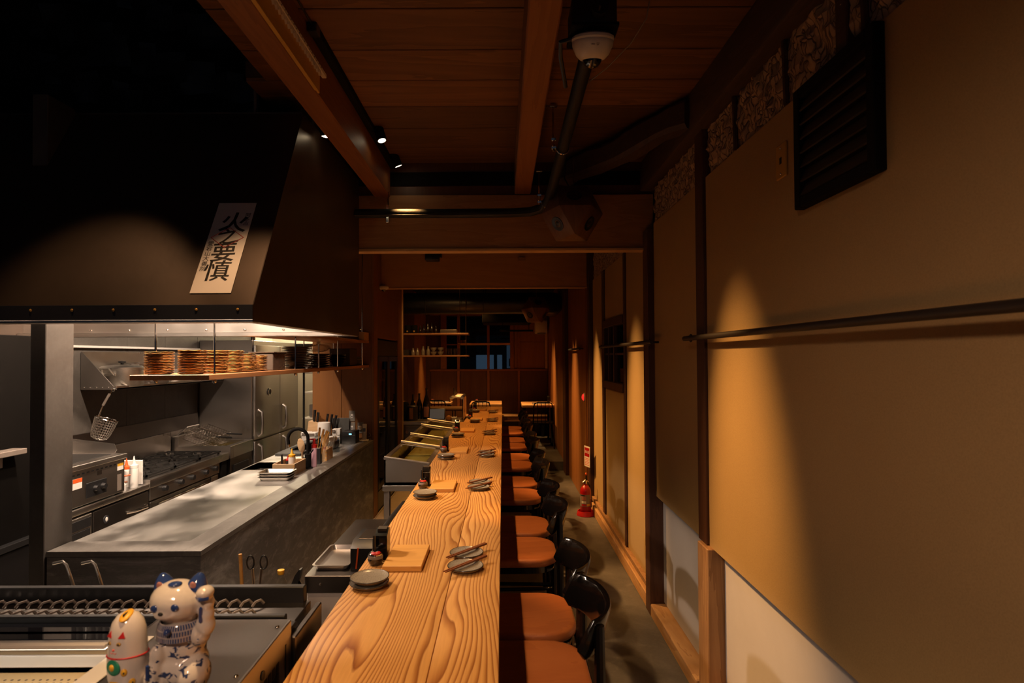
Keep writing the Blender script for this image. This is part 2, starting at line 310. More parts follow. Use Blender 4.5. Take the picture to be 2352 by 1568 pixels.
# ------------------------------------------------------------ geometry helpers
class G:
    def __init__(s): s.v = []; s.f = []
    def add(s, vs, fs):
        o = len(s.v); s.v += [Vector(v) for v in vs]; s.f += [tuple(i+o for i in f) for f in fs]; return s
    def box(s, a, b, bev=0.0, seg=1, mat=None):
        x0, y0, z0 = (min(a[i], b[i]) for i in range(3)); x1, y1, z1 = (max(a[i], b[i]) for i in range(3))
        vs = [(x0, y0, z0), (x1, y0, z0), (x1, y1, z0), (x0, y1, z0), (x0, y0, z1), (x1, y0, z1), (x1, y1, z1), (x0, y1, z1)]
        fs = [(0, 3, 2, 1), (4, 5, 6, 7), (0, 1, 5, 4), (1, 2, 6, 5), (2, 3, 7, 6), (3, 0, 4, 7)]
        if bev > 0:
            bm = bmesh.new(); bv = [bm.verts.new(v) for v in vs]; [bm.faces.new([bv[i] for i in f]) for f in fs]
            bmesh.ops.bevel(bm, geom=list(bm.edges), offset=bev, segments=seg, affect='EDGES', profile=0.5)
            bm.verts.index_update(); vs = [v.co.copy() for v in bm.verts]; fs = [[v.index for v in f.verts] for f in bm.faces]; bm.free()
        if mat is not None: vs = [mat @ Vector(v) for v in vs]
        return s.add(vs, fs)
    def obox(s, c, size, rot=(0, 0, 0), bev=0.0, seg=1):
        m = Matrix.Translation(c) @ Euler(rot).to_matrix().to_4x4(); h = Vector(size)/2
        return s.box(-h, h, bev, seg, m)
    def cyl(s, p0, p1, r0, r1=None, n=14, cap=True):
        return s.rings([(p0, r0), (p1, r0 if r1 is None else r1)], n, cap)
    def rings(s, pr, n=14, cap=True):
        p0, p1 = Vector(pr[0][0]), Vector(pr[-1][0]); d = (p1-p0).normalized()
        a = d.orthogonal().normalized(); b = d.cross(a); vs = []; fs = []
        for p, r in pr:
            vs += [Vector(p)+(a*cos(2*pi*i/n)+b*sin(2*pi*i/n))*r for i in range(n)]
        for k in range(len(pr)-1):
            fs += [(k*n+i, k*n+(i+1) % n, (k+1)*n+(i+1) % n, (k+1)*n+i) for i in range(n)]
        if cap: fs += [tuple(range(n-1, -1, -1)), tuple((len(pr)-1)*n+i for i in range(n))]
        return s.add(vs, fs)
    def lathe(s, prof, at=(0, 0, 0), n=24, m=None, sx=1, sy=1):
        vs = []; fs = []; at = Vector(at)
        for r, z in prof:
            for i in range(n):
                v = Vector((max(r, 1e-5)*cos(2*pi*i/n)*sx, max(r, 1e-5)*sin(2*pi*i/n)*sy, z))
                vs.append((m @ v if m is not None else v)+at)
        for k in range(len(prof)-1):
            fs += [(k*n+i, k*n+(i+1) % n, (k+1)*n+(i+1) % n, (k+1)*n+i) for i in range(n)]
        fs += [tuple(range(n-1, -1, -1)), tuple((len(prof)-1)*n+i for i in range(n))]
        return s.add(vs, fs)
    def tube(s, pts, r, n=8, closed=False, cap=True):
        P = [Vector(p) for p in pts]; m = len(P); vs = []; fs = []; a = None
        for k in range(m):
            if closed: d = (P[(k+1) % m]-P[k-1])
            else: d = P[min(k+1, m-1)]-P[max(k-1, 0)]
            d.normalize()
            if a is None: a = d.orthogonal().normalized()
            else:
                a = a-d*a.dot(d)
                a = a.normalized() if a.length > 1e-6 else d.orthogonal().normalized()
            b = d.cross(a); rr = r[k] if hasattr(r, '__len__') else r
            vs += [P[k]+(a*cos(2*pi*i/n)+b*sin(2*pi*i/n))*rr for i in range(n)]
        for k in range(m if closed else m-1):
            k2 = (k+1) % m
            fs += [(k*n+i, k*n+(i+1) % n, k2*n+(i+1) % n, k2*n+i) for i in range(n)]
        if cap and not closed: fs += [tuple(range(n-1, -1, -1)), tuple((m-1)*n+i for i in range(n))]
        return s.add(vs, fs)
    def prism(s, poly, h0, h1, m=None):
        n = len(poly); vs = [Vector((p[0], p[1], h0)) for p in poly]+[Vector((p[0], p[1], h1)) for p in poly]
        if m is not None: vs = [m @ v for v in vs]
        fs = [tuple(range(n-1, -1, -1)), tuple(range(n, 2*n))]+[(i, (i+1) % n, n+(i+1) % n, n+i) for i in range(n)]
        return s.add(vs, fs)
    def loft(s, rings, cap=True, closed=True):
        n = len(rings[0]); vs = [Vector(p) for r in rings for p in r]; fs = []
        for k in range(len(rings)-1):
            fs += [(k*n+i, k*n+(i+1) % n, (k+1)*n+(i+1) % n, (k+1)*n+i) for i in range(n if closed else n-1)]
        if cap: fs += [tuple(range(n-1, -1, -1)), tuple((len(rings)-1)*n+i for i in range(n))]
        return s.add(vs, fs)
    def ball(s, c, r, n=14, m=10, sc=(1, 1, 1), rot=None):
        prof = [(sin(pi*k/m), -cos(pi*k/m)) for k in range(m+1)]; vs = []
        c = Vector(c); rm = Euler(rot).to_matrix() if rot else None; g = G()
        g.lathe([(q[0]*r, q[1]*r) for q in prof], n=n)
        for v in g.v:
            v2 = Vector((v.x*sc[0], v.y*sc[1], v.z*sc[2]))
            vs.append((rm @ v2 if rm else v2)+c)
        return s.add(vs, g.f)
    def build(s, name, mat, parent=None, loc=None, ang=35, kind=None):
        base = Vector(loc) if loc is not None else (worigin(parent) if parent else Vector((0, 0, 0)))
        me = bpy.data.meshes.new(name); me.from_pydata([v-base for v in s.v], [], s.f); me.validate()
        bm = bmesh.new(); bm.from_mesh(me); bmesh.ops.recalc_face_normals(bm, faces=bm.faces); bm.to_mesh(me); bm.free()
        me.materials.append(mat if not isinstance(mat, str) else M[mat])
        me.shade_smooth(); me.set_sharp_from_angle(angle=radians(ang))
        o = bpy.data.objects.new(name, me); COL.objects.link(o)
        if parent is not None:
            o.parent = parent; o.location = base-worigin(parent)
        else: o.location = base
        o['wo'] = tuple(base)
        if kind: o['kind'] = kind
        return o
def worigin(o): return Vector(o['wo'])
def tag(o, label, cat, group=None):
    o['label'] = label; o['category'] = cat
    if group: o['group'] = group
    return o
def thing(name, loc, label, cat, group=None):
    o = bpy.data.objects.new(name, None); COL.objects.link(o); o.location = loc; o['wo'] = tuple(loc); o.empty_display_size = 0.05
    return tag(o, label, cat, group)
def dup(o, loc=None, label=None, rz=None, parent=None):
    c = o.copy(); COL.objects.link(c)
    if parent is not None: c.parent = parent
    if loc is not None: c.location = loc; c['wo'] = tuple(loc)
    if rz is not None: c.rotation_euler = (0, 0, rz)
    if label: c['label'] = label
    for ch in list(o.children): dup(ch, parent=c)
    return c
def setting(o): o['kind'] = 'structure'; return o
def copymesh(o, loc, parent=None, rot=None):     # another piece with the same mesh
    c = o.copy(); COL.objects.link(c); c.location = loc; c.parent = parent if parent is not None else o.parent
    if rot: c.rotation_euler = rot
    return c
def text(name, s, size, mat, m, parent, ext=0.0006, bold=0.0):
    cu = bpy.data.curves.new(name, 'FONT'); cu.body = s; cu.size = size; cu.align_x = 'CENTER'; cu.align_y = 'CENTER'; cu.extrude = ext; cu.offset = bold; cu.resolution_u = 3
    t = bpy.data.objects.new(name, cu); COL.objects.link(t); bpy.context.view_layer.update()
    me = bpy.data.meshes.new_from_object(t.evaluated_get(bpy.context.evaluated_depsgraph_get()))
    bpy.data.objects.remove(t); me.materials.clear(); me.materials.append(M[mat])
    me.transform(m); base = worigin(parent); me.transform(Matrix.Translation(-base))
    o = bpy.data.objects.new(name, me); COL.objects.link(o); o.parent = parent; o['wo'] = tuple(base); return o
def frame_m(origin, xdir, ydir):
    x = Vector(xdir).normalized(); z = x.cross(Vector(ydir)).normalized(); y = z.cross(x)
    m = Matrix((x, y, z)).transposed().to_4x4(); m.translation = Vector(origin); return m
def arc(c, r, a0, a1, n, u=(1, 0, 0), v=(0, 0, 1)):
    c, u, v = Vector(c), Vector(u), Vector(v)
    return [c+u*(r*cos(a0+(a1-a0)*i/n))+v*(r*sin(a0+(a1-a0)*i/n)) for i in range(n+1)]
ORD = ['topmost', 'second', 'third', 'fourth', 'fifth', 'sixth', 'seventh', 'eighth', 'ninth', 'tenth', 'eleventh', 'twelfth', 'thirteenth', 'fourteenth', 'fifteenth', 'sixteenth']

# ============================================================ SETTING
fl = setting(G().box((-1.40, -1.0, -0.1), (1.3, 9.4, 0)).build('floor', 'conc'))
setting(G().box((-4.0, -1.0, -0.1), (-1.40, 9.4, 0)).box((-1.39, 2.3, 0.001), (-0.4, 9.0, 0.004)).build('floor', 'kfloor'))
setting(G().box((0.46, 8.78, 0), (1.3, 12.0, 0.135)).box((-1.7, 9.2, 0), (0.46, 12.0, 0.135)).build('floor', 'conc'))
# right wall
wr = setting(G().box((1.094, -1.0, 0), (1.25, 6.6, 3.3)).build('wall_right', 'plaster'))
def panel(y0, y1, z0, z1, x=1.03, mat='wb', t=0.062): return G().box((x, y0, z0), (x+t, y1, z1), 0.003).build('panel', mat, wr)
panel(0.2, 2.866, 0.795, 2.655); panel(2.985, 3.862, 0.802, 2.655)
panel(0.2, 2.80, 0.09, 0.83, 1.078, 'plaster', 0.014); panel(2.955, 3.87, 0.09, 0.84, 1.078, 'plaster', 0.014)
panel(3.985, 4.735, 0.17, 2.62); panel(4.80, 5.715, 0.17, 1.44); panel(4.80, 5.715, 2.10, 2.62); panel(5.835, 6.49, 0.17, 2.62)
def mudstrip(y0, y1, z0, z1, parent):
    g = G(); ny = int((y1-y0)/0.022)+1; nz = 16; vs = []; fs = []
    for i in range(ny):
        for j in range(nz):
            y = y0+(y1-y0)*i/(ny-1); z = z0+(z1-z0)*j/(nz-1)
            x = 1.045+0.010*sin(y*41+z*17)*sin(z*53-y*13)+random.uniform(-0.007, 0.007)
            vs.append((x, y, z))
    for i in range(ny-1):
        for j in range(nz-1): fs.append((i*nz+j, (i+1)*nz+j, (i+1)*nz+j+1, i*nz+j+1))
    return g.add(vs, fs).build('mud_plaster', 'mud', parent, ang=25)
mudstrip(0.2, 2.86, 2.655, 2.95, wr); mudstrip(2.985, 3.88, 2.655, 2.95, wr); mudstrip(4.0, 6.5, 2.62, 2.95, wr)
def post(y0, y1, z0, z1, x0=1.015, mat='post', parent=None): return G().box((x0, y0, z0), (1.094, y1, z1), 0.004).build('post', mat, parent or wr)
post(2.868, 2.983, 0.80, 2.93); post(2.806, 2.95, 0.0, 0.80, 0.998, 'postlight')
post(3.862, 3.985, 0.0, 2.62, 0.985); post(4.737, 4.80, 0.10, 2.62); post(5.716, 5.834, 0.10, 2.62); post(6.49, 6.60, 0.0, 2.95, 0.985)
post(1.68, 1.74, 2.655, 2.95, 1.03, 'old')
setting(G().box((0.985, 0.2, 0), (1.09, 2.80, 0.085), 0.006).box((0.985, 2.955, 0), (1.09, 3.86, 0.085), 0.006).build('baseboard_right', 'basew'))
b2 = setting(G().box((0.99, 3.99, 0), (1.06, 6.48, 0.10), 0.006).build('baseboard_right', 'basew'))
G().box((1.0, 3.99, 0.125), (1.06, 6.48, 0.168), 0.004).build('ledge', 'postlight', b2)
# lath showing along the crumbled edge of the mud plaster
g = G()
for y in (0.6, 0.95, 1.32, 1.60, 2.05, 2.5): g.cyl((1.035, y, 2.66), (1.035, y+0.012, 2.93), 0.011, n=6)
g.build('lath', 'old', wr)
# wall beyond the second header, stepping up to the raised floor
wr2 = setting(G().box((0.98, 6.6, 0), (1.25, 8.4, 3.0)).box((0.95, 8.74, 0.0), (1.25, 12.0, 3.0)).build('wall_right', 'ply'))
for i in range(6): G().box((0.966, 6.64+i*0.292, 0), (0.985, 6.64+i*0.292+0.284, 2.95), 0.003).build('board', 'ply', wr2)
for i in range(7): G().box((0.937, 8.80+i*0.425, 0.135), (0.955, 8.80+i*0.425+0.417, 2.95), 0.003).build('board', 'ply', wr2)
setting(G().box((0.915, 8.40, 0), (1.25, 8.74, 3.0), 0.006).build('trim_1', 'post'))
# ceiling
ce = setting(G().box((-1.15, -0.5, 3.125), (1.3, 2.757, 3.2)).box((-1.25, 2.757, 3.125), (1.3, 4.0, 3.2)).build('ceiling', 'old'))
ys = [0.2, 0.62, 0.98, 1.30, 1.59, 1.885, 2.183, 2.481, 2.757, 3.047, 3.34, 3.655, 3.944]
for a, b in zip(ys, ys[1:]):
    G().box((-1.15 if b < 2.8 else -1.25, a+0.004, 3.10), (1.1, b-0.004, 3.124), 0.003).build('plank', 'ceil', ce)
setting(G().box((-4.0, 3.98, 2.955), (1.3, 12.0, 3.05)).build('ceiling', 'mblack'))
setting(G().box((-4.0, 0.0, 4.2), (-0.9, 4.1, 4.3)).box((-4.05, -0.5, 0), (-4.0, 12, 4.2)).box((-4.0, 4.0, 3.05), (-1.0, 4.1, 4.2)).box((-1.24, -0.5, 3.2), (-1.2, 4.0, 4.2)).build('wall_left', 'mblack'))
# beams
t2 = setting(G().box((0.965, 0.1, 2.90), (1.10, 3.97, 3.10), 0.012, 2).build('trim_2', 'old'))
setting(G().box((-0.893, 0.1, 2.87), (-0.782, 3.965, 3.10), 0.006).build('trim_3', 'beam'))
setting(G().box((0.088, 0.1, 2.885), (0.200, 3.965, 3.10), 0.006).build('trim_4', 'beam'))
d = Vector((0.43-0.99, 3.93-2.93, 0)); n_ = 10; rg = []
for k in range(n_+1):
    c = Vector((0.99, 2.93, 3.0))+d*(k/n_); sd = Vector((d.y, -d.x, 0)).normalized()
    wv = 0.058+0.006*sin(k*2.1); hv = 0.072+0.006*cos(k*1.7); c.z += 0.012*sin(k*0.9)
    rg.append([c+sd*wv*x+Vector((0, 0, hv*z)) for x, z in ((-1, -0.7), (-0.7, -1), (0.7, -1), (1, -0.7), (1, 0.7), (0.7, 1), (-0.7, 1), (-1, 0.7))])
setting(G().loft(rg).build('trim_5', 'old'))
# headers
h1 = setting(G().box((-1.2, 3.97, 2.505), (1.06, 4.03, 2.885), 0.003).build('trim_6', 'header'))
G().box((-1.2, 3.955, 2.487), (1.06, 4.045, 2.507), 0.003).build('edge_strip', 'strip', h1)
G().box((1.0, 3.957, 1.70), (1.03, 3.975, 2.49), 0.003).build('edge_strip', 'strip', h1)
setting(G().box((-1.2, 3.99, 2.885), (1.1, 4.06, 3.12)).build('wall_upper', 'darkpanel'))
h2 = setting(G().box((-1.5, 6.60, 2.555), (1.012, 6.66, 2.98), 0.003).build('trim_7', 'knot'))
G().box((-1.5, 6.592, 2.545), (1.012, 6.668, 2.557), 0.002).build('edge_strip', 'strip', h2)
G().box((0.19, 6.575, 2.86), (0.265, 6.600, 2.905), 0.003).build('wood_block', 'header', h2)
# plywood partition at the end of the kitchen
wp = setting(G().box((-2.07, 6.235, 0), (-1.43, 6.40, 2.95)).box((-2.07, 6.40, 1.97), (-1.43, 7.98, 2.95)).box((-2.07, 7.62, 0), (-1.43, 7.98, 1.97)).box((-2.07, 6.4, 0), (-2.04, 7.7, 2.95)).build('wall_back', 'ply'))
G().box((-2.08, 6.22, 0), (-1.766, 6.236, 2.95), 0.002).build('panel', 'plyd', wp); G().box((-1.762, 6.22, 0), (-1.432, 6.236, 2.95), 0.002).build('panel', 'plyd', wp)
G().box((-1.432, 6.215, 0), (-1.408, 6.40, 2.95), 0.002).build('panel', 'plyd', wp)
G().box((-1.432, 6.40, 1.975), (-1.408, 7.62, 2.95), 0.002).build('panel', 'plyd', wp)
G().box((-1.432, 7.62, 0), (-1.408, 7.94, 2.95), 0.002).build('panel', 'plyd', wp)
G().box((-1.46, 7.942, 0), (-1.40, 8.01, 2.95), 0.003).build('panel', 'strip', wp)
# kitchen walls
wk = setting(G().box((-3.70, 2.4, 0), (-3.53, 9.2, 3.0)).build('wall_kitchen', 'tile'))
for i, y in enumerate([2.4, 3.2, 4.0, 4.6, 5.3, 5.9, 6.52]):
    y2 = [3.2, 4.0, 4.6, 5.3, 5.9, 6.52, 7.4][i]
    for z0, z1 in ((0, 1.0), (1.0, 2.2), (2.2, 3.0)):
        G().box((-3.53, y+0.002, z0+0.002), (-3.50, y2-0.002, z1-0.002), 0.001).build('panel', 'tile' if i > 1 else 'darkpanel', wk)  # near-end panels set in dark wood so that bay stays dark under the lamps
G().box((-3.50, 4.32, 0.98), (-3.488, 6.52, 1.13), 0.002).build('splash_strip', 'dsteel', wk)
G().box((-3.50, 4.32, 0.70), (-3.490, 6.52, 0.98), 0.001).build('splash_panel', 'steel', wk)
setting(G().box((-2.21, 2.66, 0), (-2.137, 2.835, 3.0), 0.003).build('wall_pier', 'tile'))
setting(G().box((-3.53, 8.6, 0), (-2.0, 8.7, 3.0)).box((-3.53, 8.0, 0), (-3.48, 8.6, 3.0)).box((-2.07, 7.98, 0), (-2.0, 8.65, 3.0)).build('wall_back_room', 'cream'))
# far end
wl = setting(G().box((-1.75, 8.01, 0), (-1.62, 12.0, 3.0)).build('wall_left', 'darkpanel'))
for i in range(5): G().box((-1.622, 8.03+i*0.76, 0), (-1.60, 8.03+i*0.76+0.752, 2.95), 0.003).build('panel', 'ply' if i > 2 else 'darkpanel', wl)
wf = setting(G().box((-1.7, 11.86, 0), (1.2, 11.95, 1.47)).box((-1.7, 11.86, 2.60), (1.2, 11.95, 3.0)).box((0.23, 11.86, 1.47), (1.2, 11.95, 2.6)).box((-1.7, 11.86, 1.47), (-1.30, 11.95, 2.6)).build('wall_far', 'darkpanel'))
for x0, x1 in ((-1.50, -0.952), (-0.892, -0.330), (-0.272, 0.300), (0.358, 0.92)):
    G().box((x0, 11.83, 0.14), (x1, 11.862, 1.455), 0.003).build('panel', 'darkpanel', wf)
G().box((0.235, 11.83, 1.5), (0.325, 11.862, 2.62), 0.003).build('panel', 'ply', wf); G().box((0.355, 11.83, 1.5), (0.87, 11.862, 2.05), 0.003).build('panel', 'ply', wf); G().box((0.355, 11.83, 2.055), (0.87, 11.862, 2.62), 0.003).build('panel', 'ply', wf)
G().box((0.875, 11.80, 1.5), (0.93, 11.862, 2.62), 0.003).build('post', 'strip', wf)
for x in (-0.922, -0.301, 0.329): G().box((x-0.027, 11.80, 0.14), (x+0.027, 11.87, 2.62), 0.003).build('post', 'beam', wf)
G().box((-1.29, 11.80, 1.5), (-1.17, 11.87, 2.62), 0.003).build('post', 'beam', wf); G().box((0.15, 11.80, 1.5), (0.232, 11.87, 2.62), 0.003).build('post', 'beam', wf)
G().box((-1.52, 11.79, 1.455), (0.93, 11.872, 1.495), 0.003).build('rail', 'beam', wf); G().box((-1.52, 11.79, 2.62), (0.93, 11.872, 2.67), 0.003).build('rail', 'beam', wf)
G().box((-0.895, 11.78, 1.995), (0.15, 11.872, 2.035), 0.003).build('rail', 'strip', wf); G().box((-1.17, 11.81, 1.995), (-0.95, 11.872, 2.02), 0.003).build('rail', 'beam', wf)
win = setting(G().box((-1.17, 11.885, 1.495), (-0.95, 11.89, 2.62)).box((-0.895, 11.885, 1.495), (-0.33, 11.89, 2.62)).box((-0.274, 11.885, 1.495), (0.15, 11.89, 2.62)).build('window_1', 'wglass'))
# street outside the far window
ex = tag(G().box((-4, 15.0, -0.2), (4, 15.3, 5)).box((-4, 12.0, -0.3), (4, 15.0, -0.2)).build('street_facade', 'mblack', loc=(0, 15, 0)), 'dark building front seen across the street through the far window', 'building')
G().box((-0.70, 14.95, 1.42), (-0.24, 15.0, 1.80)).build('lit_window', 'street', ex); G().box((-0.15, 14.95, 1.42), (-0.02, 15.0, 1.80)).build('lit_window', 'street', ex)
G().box((0.10, 14.95, 1.45), (0.26, 15.0, 2.05)).build('lit_window', 'street2', ex); G().box((0.16, 14.93, 1.5), (0.20, 14.95, 1.7)).build('glazing_bar', 'mblack', ex)
# right-wall window of the second bay
w2 = setting(G().box((1.05, 4.80, 1.50), (1.055, 5.715, 2.05)).build('window_2', 'dglass'))
for a, b in (((1.005, 4.80, 2.03), (1.07, 5.715, 2.10)), ((1.005, 4.80, 1.44), (1.07, 5.715, 1.51)), ((1.02, 5.23, 1.51), (1.06, 5.27, 2.03)), ((1.02, 5.50, 1.51), (1.06, 5.53, 2.03)), ((1.03, 4.8, 1.76), (1.06, 5.715, 1.78))): G().box(a, b, 0.003).build('window_frame', 'post', w2)
G().box((1.063, 4.80, 1.50), (1.068, 5.715, 2.05)).build('dark_recess', 'mblack', w2)

# ============================================================ BAR COUNTER
bc = thing('bar_counter', (-0.28, 4.5, 0), 'long pine bar counter with flowing wood grain running down the room', 'counter')
G().box((-0.548, 0.35, 0.89), (-0.1945, 7.03, 0.95), 0.004, 2).box((-0.488, 7.02, 0.89), (-0.1945, 9.16, 0.95), 0.004, 2).build('counter_board', 'bar', bc)
G().box((-0.193, 0.35, 0.89), (-0.015, 9.16, 0.95), 0.004, 2).build('counter_board', 'bar', bc)
G().box((-0.40, 0.4, 0.0), (-0.34, 9.10, 0.89), 0.004).build('support_panel', 'post', bc)
G().cyl((-0.18, 0.5, 0.28), (-0.18, 9.0, 0.28), 0.018, n=10).build('foot_rail', 'iron', bc)

# ============================================================ CHAIRS
def make_chair(loc, label):
    t = thing('bar_chair', loc, label, 'chair', 'chairs along the bar counter'); O = Vector(loc)
    # seat outline: straight front (-x), strongly rounded rear corners (+x)
    def outline(k):
        pts = []
        for cx, cy, r, a0 in ((-0.175, -0.185, 0.03, pi), (0.075, -0.083, 0.132, 1.5*pi), (0.075, 0.083, 0.132, 0), (-0.175, 0.185, 0.03, 0.5*pi)):
            for i in range(7):
                a = a0+0.5*pi*i/6; pts.append((cx+r*cos(a), cy+r*sin(a)))
        return [(x*k, y*k*0.94) for x, y in pts]
    rg = []
    for k, z in ((0.965, 0.628), (1.0, 0.634), (1.01, 0.648), (1.0, 0.662), (0.97, 0.669), (0.9, 0.6715), (0.6, 0.670), (0.25, 0.669)):
        rg.append([O+Vector((x, y, z)) for x, y in outline(k)])
    G().loft(rg).build('seat', 'seat', t, ang=60)
    g = G(); g.prism([(x*0.93, y*0.95) for x, y in outline(1)], 0.595, 0.627, Matrix.Translation(O)); g.build('seat_frame', 'lacq', t)
    for sy in (-1, 1):
        G().cyl(O+Vector((-0.165, sy*0.175, 0)), O+Vector((-0.155, sy*0.168, 0.60)), 0.015, 0.019, 10).build('leg', 'lacq', t)
        G().rings([(O+Vector((0.222, sy*0.198, 0)), 0.015), (O+Vector((0.213, sy*0.196, 0.62)), 0.020), (O+Vector((0.214, sy*0.190, 0.905)), 0.016)], 10).build('leg', 'lacq', t)
        G().tube([O+Vector((-0.16, sy*0.182, 0.36)), O+Vector((0.217, sy*0.197, 0.36))], 0.011).build('stretcher', 'lacq', t)
    G().tube([O+Vector((-0.163, -0.18, 0.30)), O+Vector((-0.163, 0.18, 0.30))], 0.012).build('stretcher', 'lacq', t)
    G().tube([O+Vector((0.215, -0.195, 0.60)), O+Vector((0.215, 0.195, 0.60))], 0.013).build('stretcher', 'lacq', t)
    # curved backrest wrapping round the rear legs
    rg = []; m = 18
    for i in range(m+1):
        a = -1.0+2.0*i/m; yy = 0.205*sin(a*1.30)/sin(1.30); xx = 0.256-0.095*(1-cos(a*1.30))/(1-cos(1.30))
        dx = -0.095*sin(a*1.30)*1.30/(1-cos(1.30)); dy = 0.205*cos(a*1.30)*1.30/sin(1.30); nrm = Vector((dy, -dx, 0)).normalized()
        e = min(1, (1-abs(a))*9+0.55); zc = 0.862; hh = 0.060*e; th = 0.011
        rg.append([O+Vector((xx, yy, zc))+nrm*th*p+Vector((0.016*q, 0, hh*q)) for p, q in ((-1, -0.85), (-0.5, -1), (0.5, -1), (1, -0.85), (1, 0.85), (0.5, 1), (-0.5, 1), (-1, 0.85))])
    G().loft(rg).build('backrest', 'lacq', t, ang=50)
    return t
far = [2.214, 2.652, 3.461, 3.917, 4.722, 5.187, 5.971, 6.43, 7.178, 7.683, 8.44, 8.90]
numw = ['nearest', 'second', 'third', 'fourth', 'fifth', 'sixth', 'seventh', 'eighth', 'ninth', 'tenth', 'eleventh', 'last']
ch0 = None
for i, y in enumerate(far):
    lb = 'black-framed bar chair with tan seat, %s in the row from the viewer' % numw[i]
    if i == 0: lb = 'black-framed bar chair with tan seat nearest the viewer'
    if i == 11: lb = 'black-framed bar chair with tan seat at the far end of the row'
    if ch0 is None: ch0 = make_chair((0.085, y-0.222, 0), lb)
    else: dup(ch0, (0.085, y-0.222, 0), lb)

# ============================================================ PLACE SETTINGS
PL = ['nearest place setting', 'second nearest place setting', 'third nearest place setting', 'fourth nearest place setting', 'fifth nearest place setting', 'farthest place setting']
def make_plate(loc, label, group):
    t = thing('plate', loc, label, 'plate', group); O = Vector(loc)
    G().lathe([(0.0, 0.004), (0.040, 0.003), (0.042, 0.0), (0.046, 0.0), (0.048, 0.006), (0.062, 0.012), (0.0655, 0.017), (0.0645, 0.019), (0.060, 0.0165), (0.045, 0.0125), (0.0, 0.012)], O, 40).build('dish', 'dish', t)
    G().tube([O+Vector((0.0660*cos(2*pi*i/40), 0.0660*sin(2*pi*i/40), 0.0175)) for i in range(40)], 0.0019, 6, True).build('rim', 'dishrim', t)
    return t
pl0 = None; st0 = None
Z = 0.9502
right = [((-0.145, 2.154), (-0.150, 2.299)), ((-0.150, 3.455), (-0.150, 3.60)), ((-0.138, 4.585), (-0.140, 4.73)), ((-0.144, 5.87), (-0.146, 6.015)), ((-0.140, 7.06), (-0.142, 7.205)), ((-0.148, 8.14), (-0.150, 8.285))]
for k, (A, B) in enumerate(right):
    for j, (x, y) in enumerate((A, B)):
        lb = 'small grey plate under chopsticks, %s of the pair at the %s' % (('nearer', 'farther')[j], PL[k])
        if pl0 is None: pl0 = make_plate((x, y, Z), lb, 'plates under the chopsticks')
        else: dup(pl0, (x, y, Z), lb)
        for e in (0, 1):
            a = Vector((x-0.074, y-0.080, Z+0.0232)); b = Vector((x+0.072, y+0.086, Z+0.0232)); off = Vector((0.6, -0.55, 0))*0.0108*e
            if st0 is None:
                dv = (b-a); L = dv.length; m = frame_m((0, 0, 0), (1, 0, 0), (0, 1, 0))
                g = G(); g.loft([[Vector((xx, r*p, r*q)) for p, q in ((-1, -1), (1, -1), (1, 1), (-1, 1))] for xx, r in ((-L/2, 0.0019), (-L/2+0.04, 0.0026), (L/2, 0.0037))])
                st0 = g.build('chopstick', 'stick', loc=(0, 0, 0)); s_ = st0
            else: s_ = copymesh(st0, (0, 0, 0))
            s_.location = (a+b)/2+off+Vector((0, 0, 0.0005)); s_.rotation_euler = (0, 0, math.atan2(b.y-a.y, b.x-a.x)+0.015*e)
            tag(s_, 'brown %s chopstick across the %s plate of the %s' % (('left', 'right')[e], ('nearer', 'farther')[j], PL[k]), 'chopstick', 'chopsticks on the plates')
stacks = [(-0.471, 2.003), (-0.447, 3.249), (-0.452, 4.483), (-0.455, 5.709), (-0.345, 6.953), (-0.40, 8.2)]
for k, (x, y) in enumerate(stacks):
    for j in (0, 1):
        dup(pl0, (x+0.002*j, y-0.002*j, Z+0.0185*j), 'grey plate, %s of two stacked by the soy bottle of the %s' % (('lower', 'upper')[j], PL[k]))['group'] = 'stacked side plates'
boards = [(-0.3815, 2.258), (-0.368, 3.50), (-0.375, 4.83), (-0.382, 6.15), (-0.34, 7.24), (-0.33, 8.55)]
bd0 = None
for k, (x, y) in enumerate(boards):
    lb = 'plain light wooden serving board at the %s' % PL[k]
    if bd0 is None:
        bd0 = G().box((x-0.074, y-0.122, Z), (x+0.074, y+0.122, Z+0.022), 0.002).build('serving_board', 'board', loc=(x, y, Z)); tag(bd0, lb, 'board', 'serving boards on the counter')
    else:
        c = copymesh(bd0, (x, y, Z)); tag(c, lb, 'board', 'serving boards on the counter')
def make_soy(loc, label):
    t = thing('soy_bottle', loc, label, 'bottle', 'soy sauce bottles on the counter'); O = Vector(loc)
    G().lathe([(0.0, 0), (0.021, 0), (0.0245, 0.006), (0.029, 0.018), (0.029, 0.026)], O, 24).build('body', 'soy', t)
    G().lathe([(0.0292, 0.026), (0.0292, 0.032), (0.0262, 0.038)], O, 24).build('band', 'greyp', t)
    G().lathe([(0.0262, 0.036), (0.0255, 0.042), (0.020, 0.048), (0.012, 0.052)], O, 24).build('shoulder', 'chrome', t)
    G().lathe([(0.0195, 0.040), (0.0200, 0.047), (0.013, 0.0515), (0.0, 0.052)], O+Vector((0.002, -0.005, 0.0)), 20).build('cap', 'redp', t)
    G().tube([O+Vector((-0.006, 0.010, 0.045)), O+Vector((-0.008, 0.012, 0.08)), O+Vector((-0.006, 0.010, 0.108))], [0.007, 0.0065, 0.006], 8).build('stem', 'black', t)
    return t
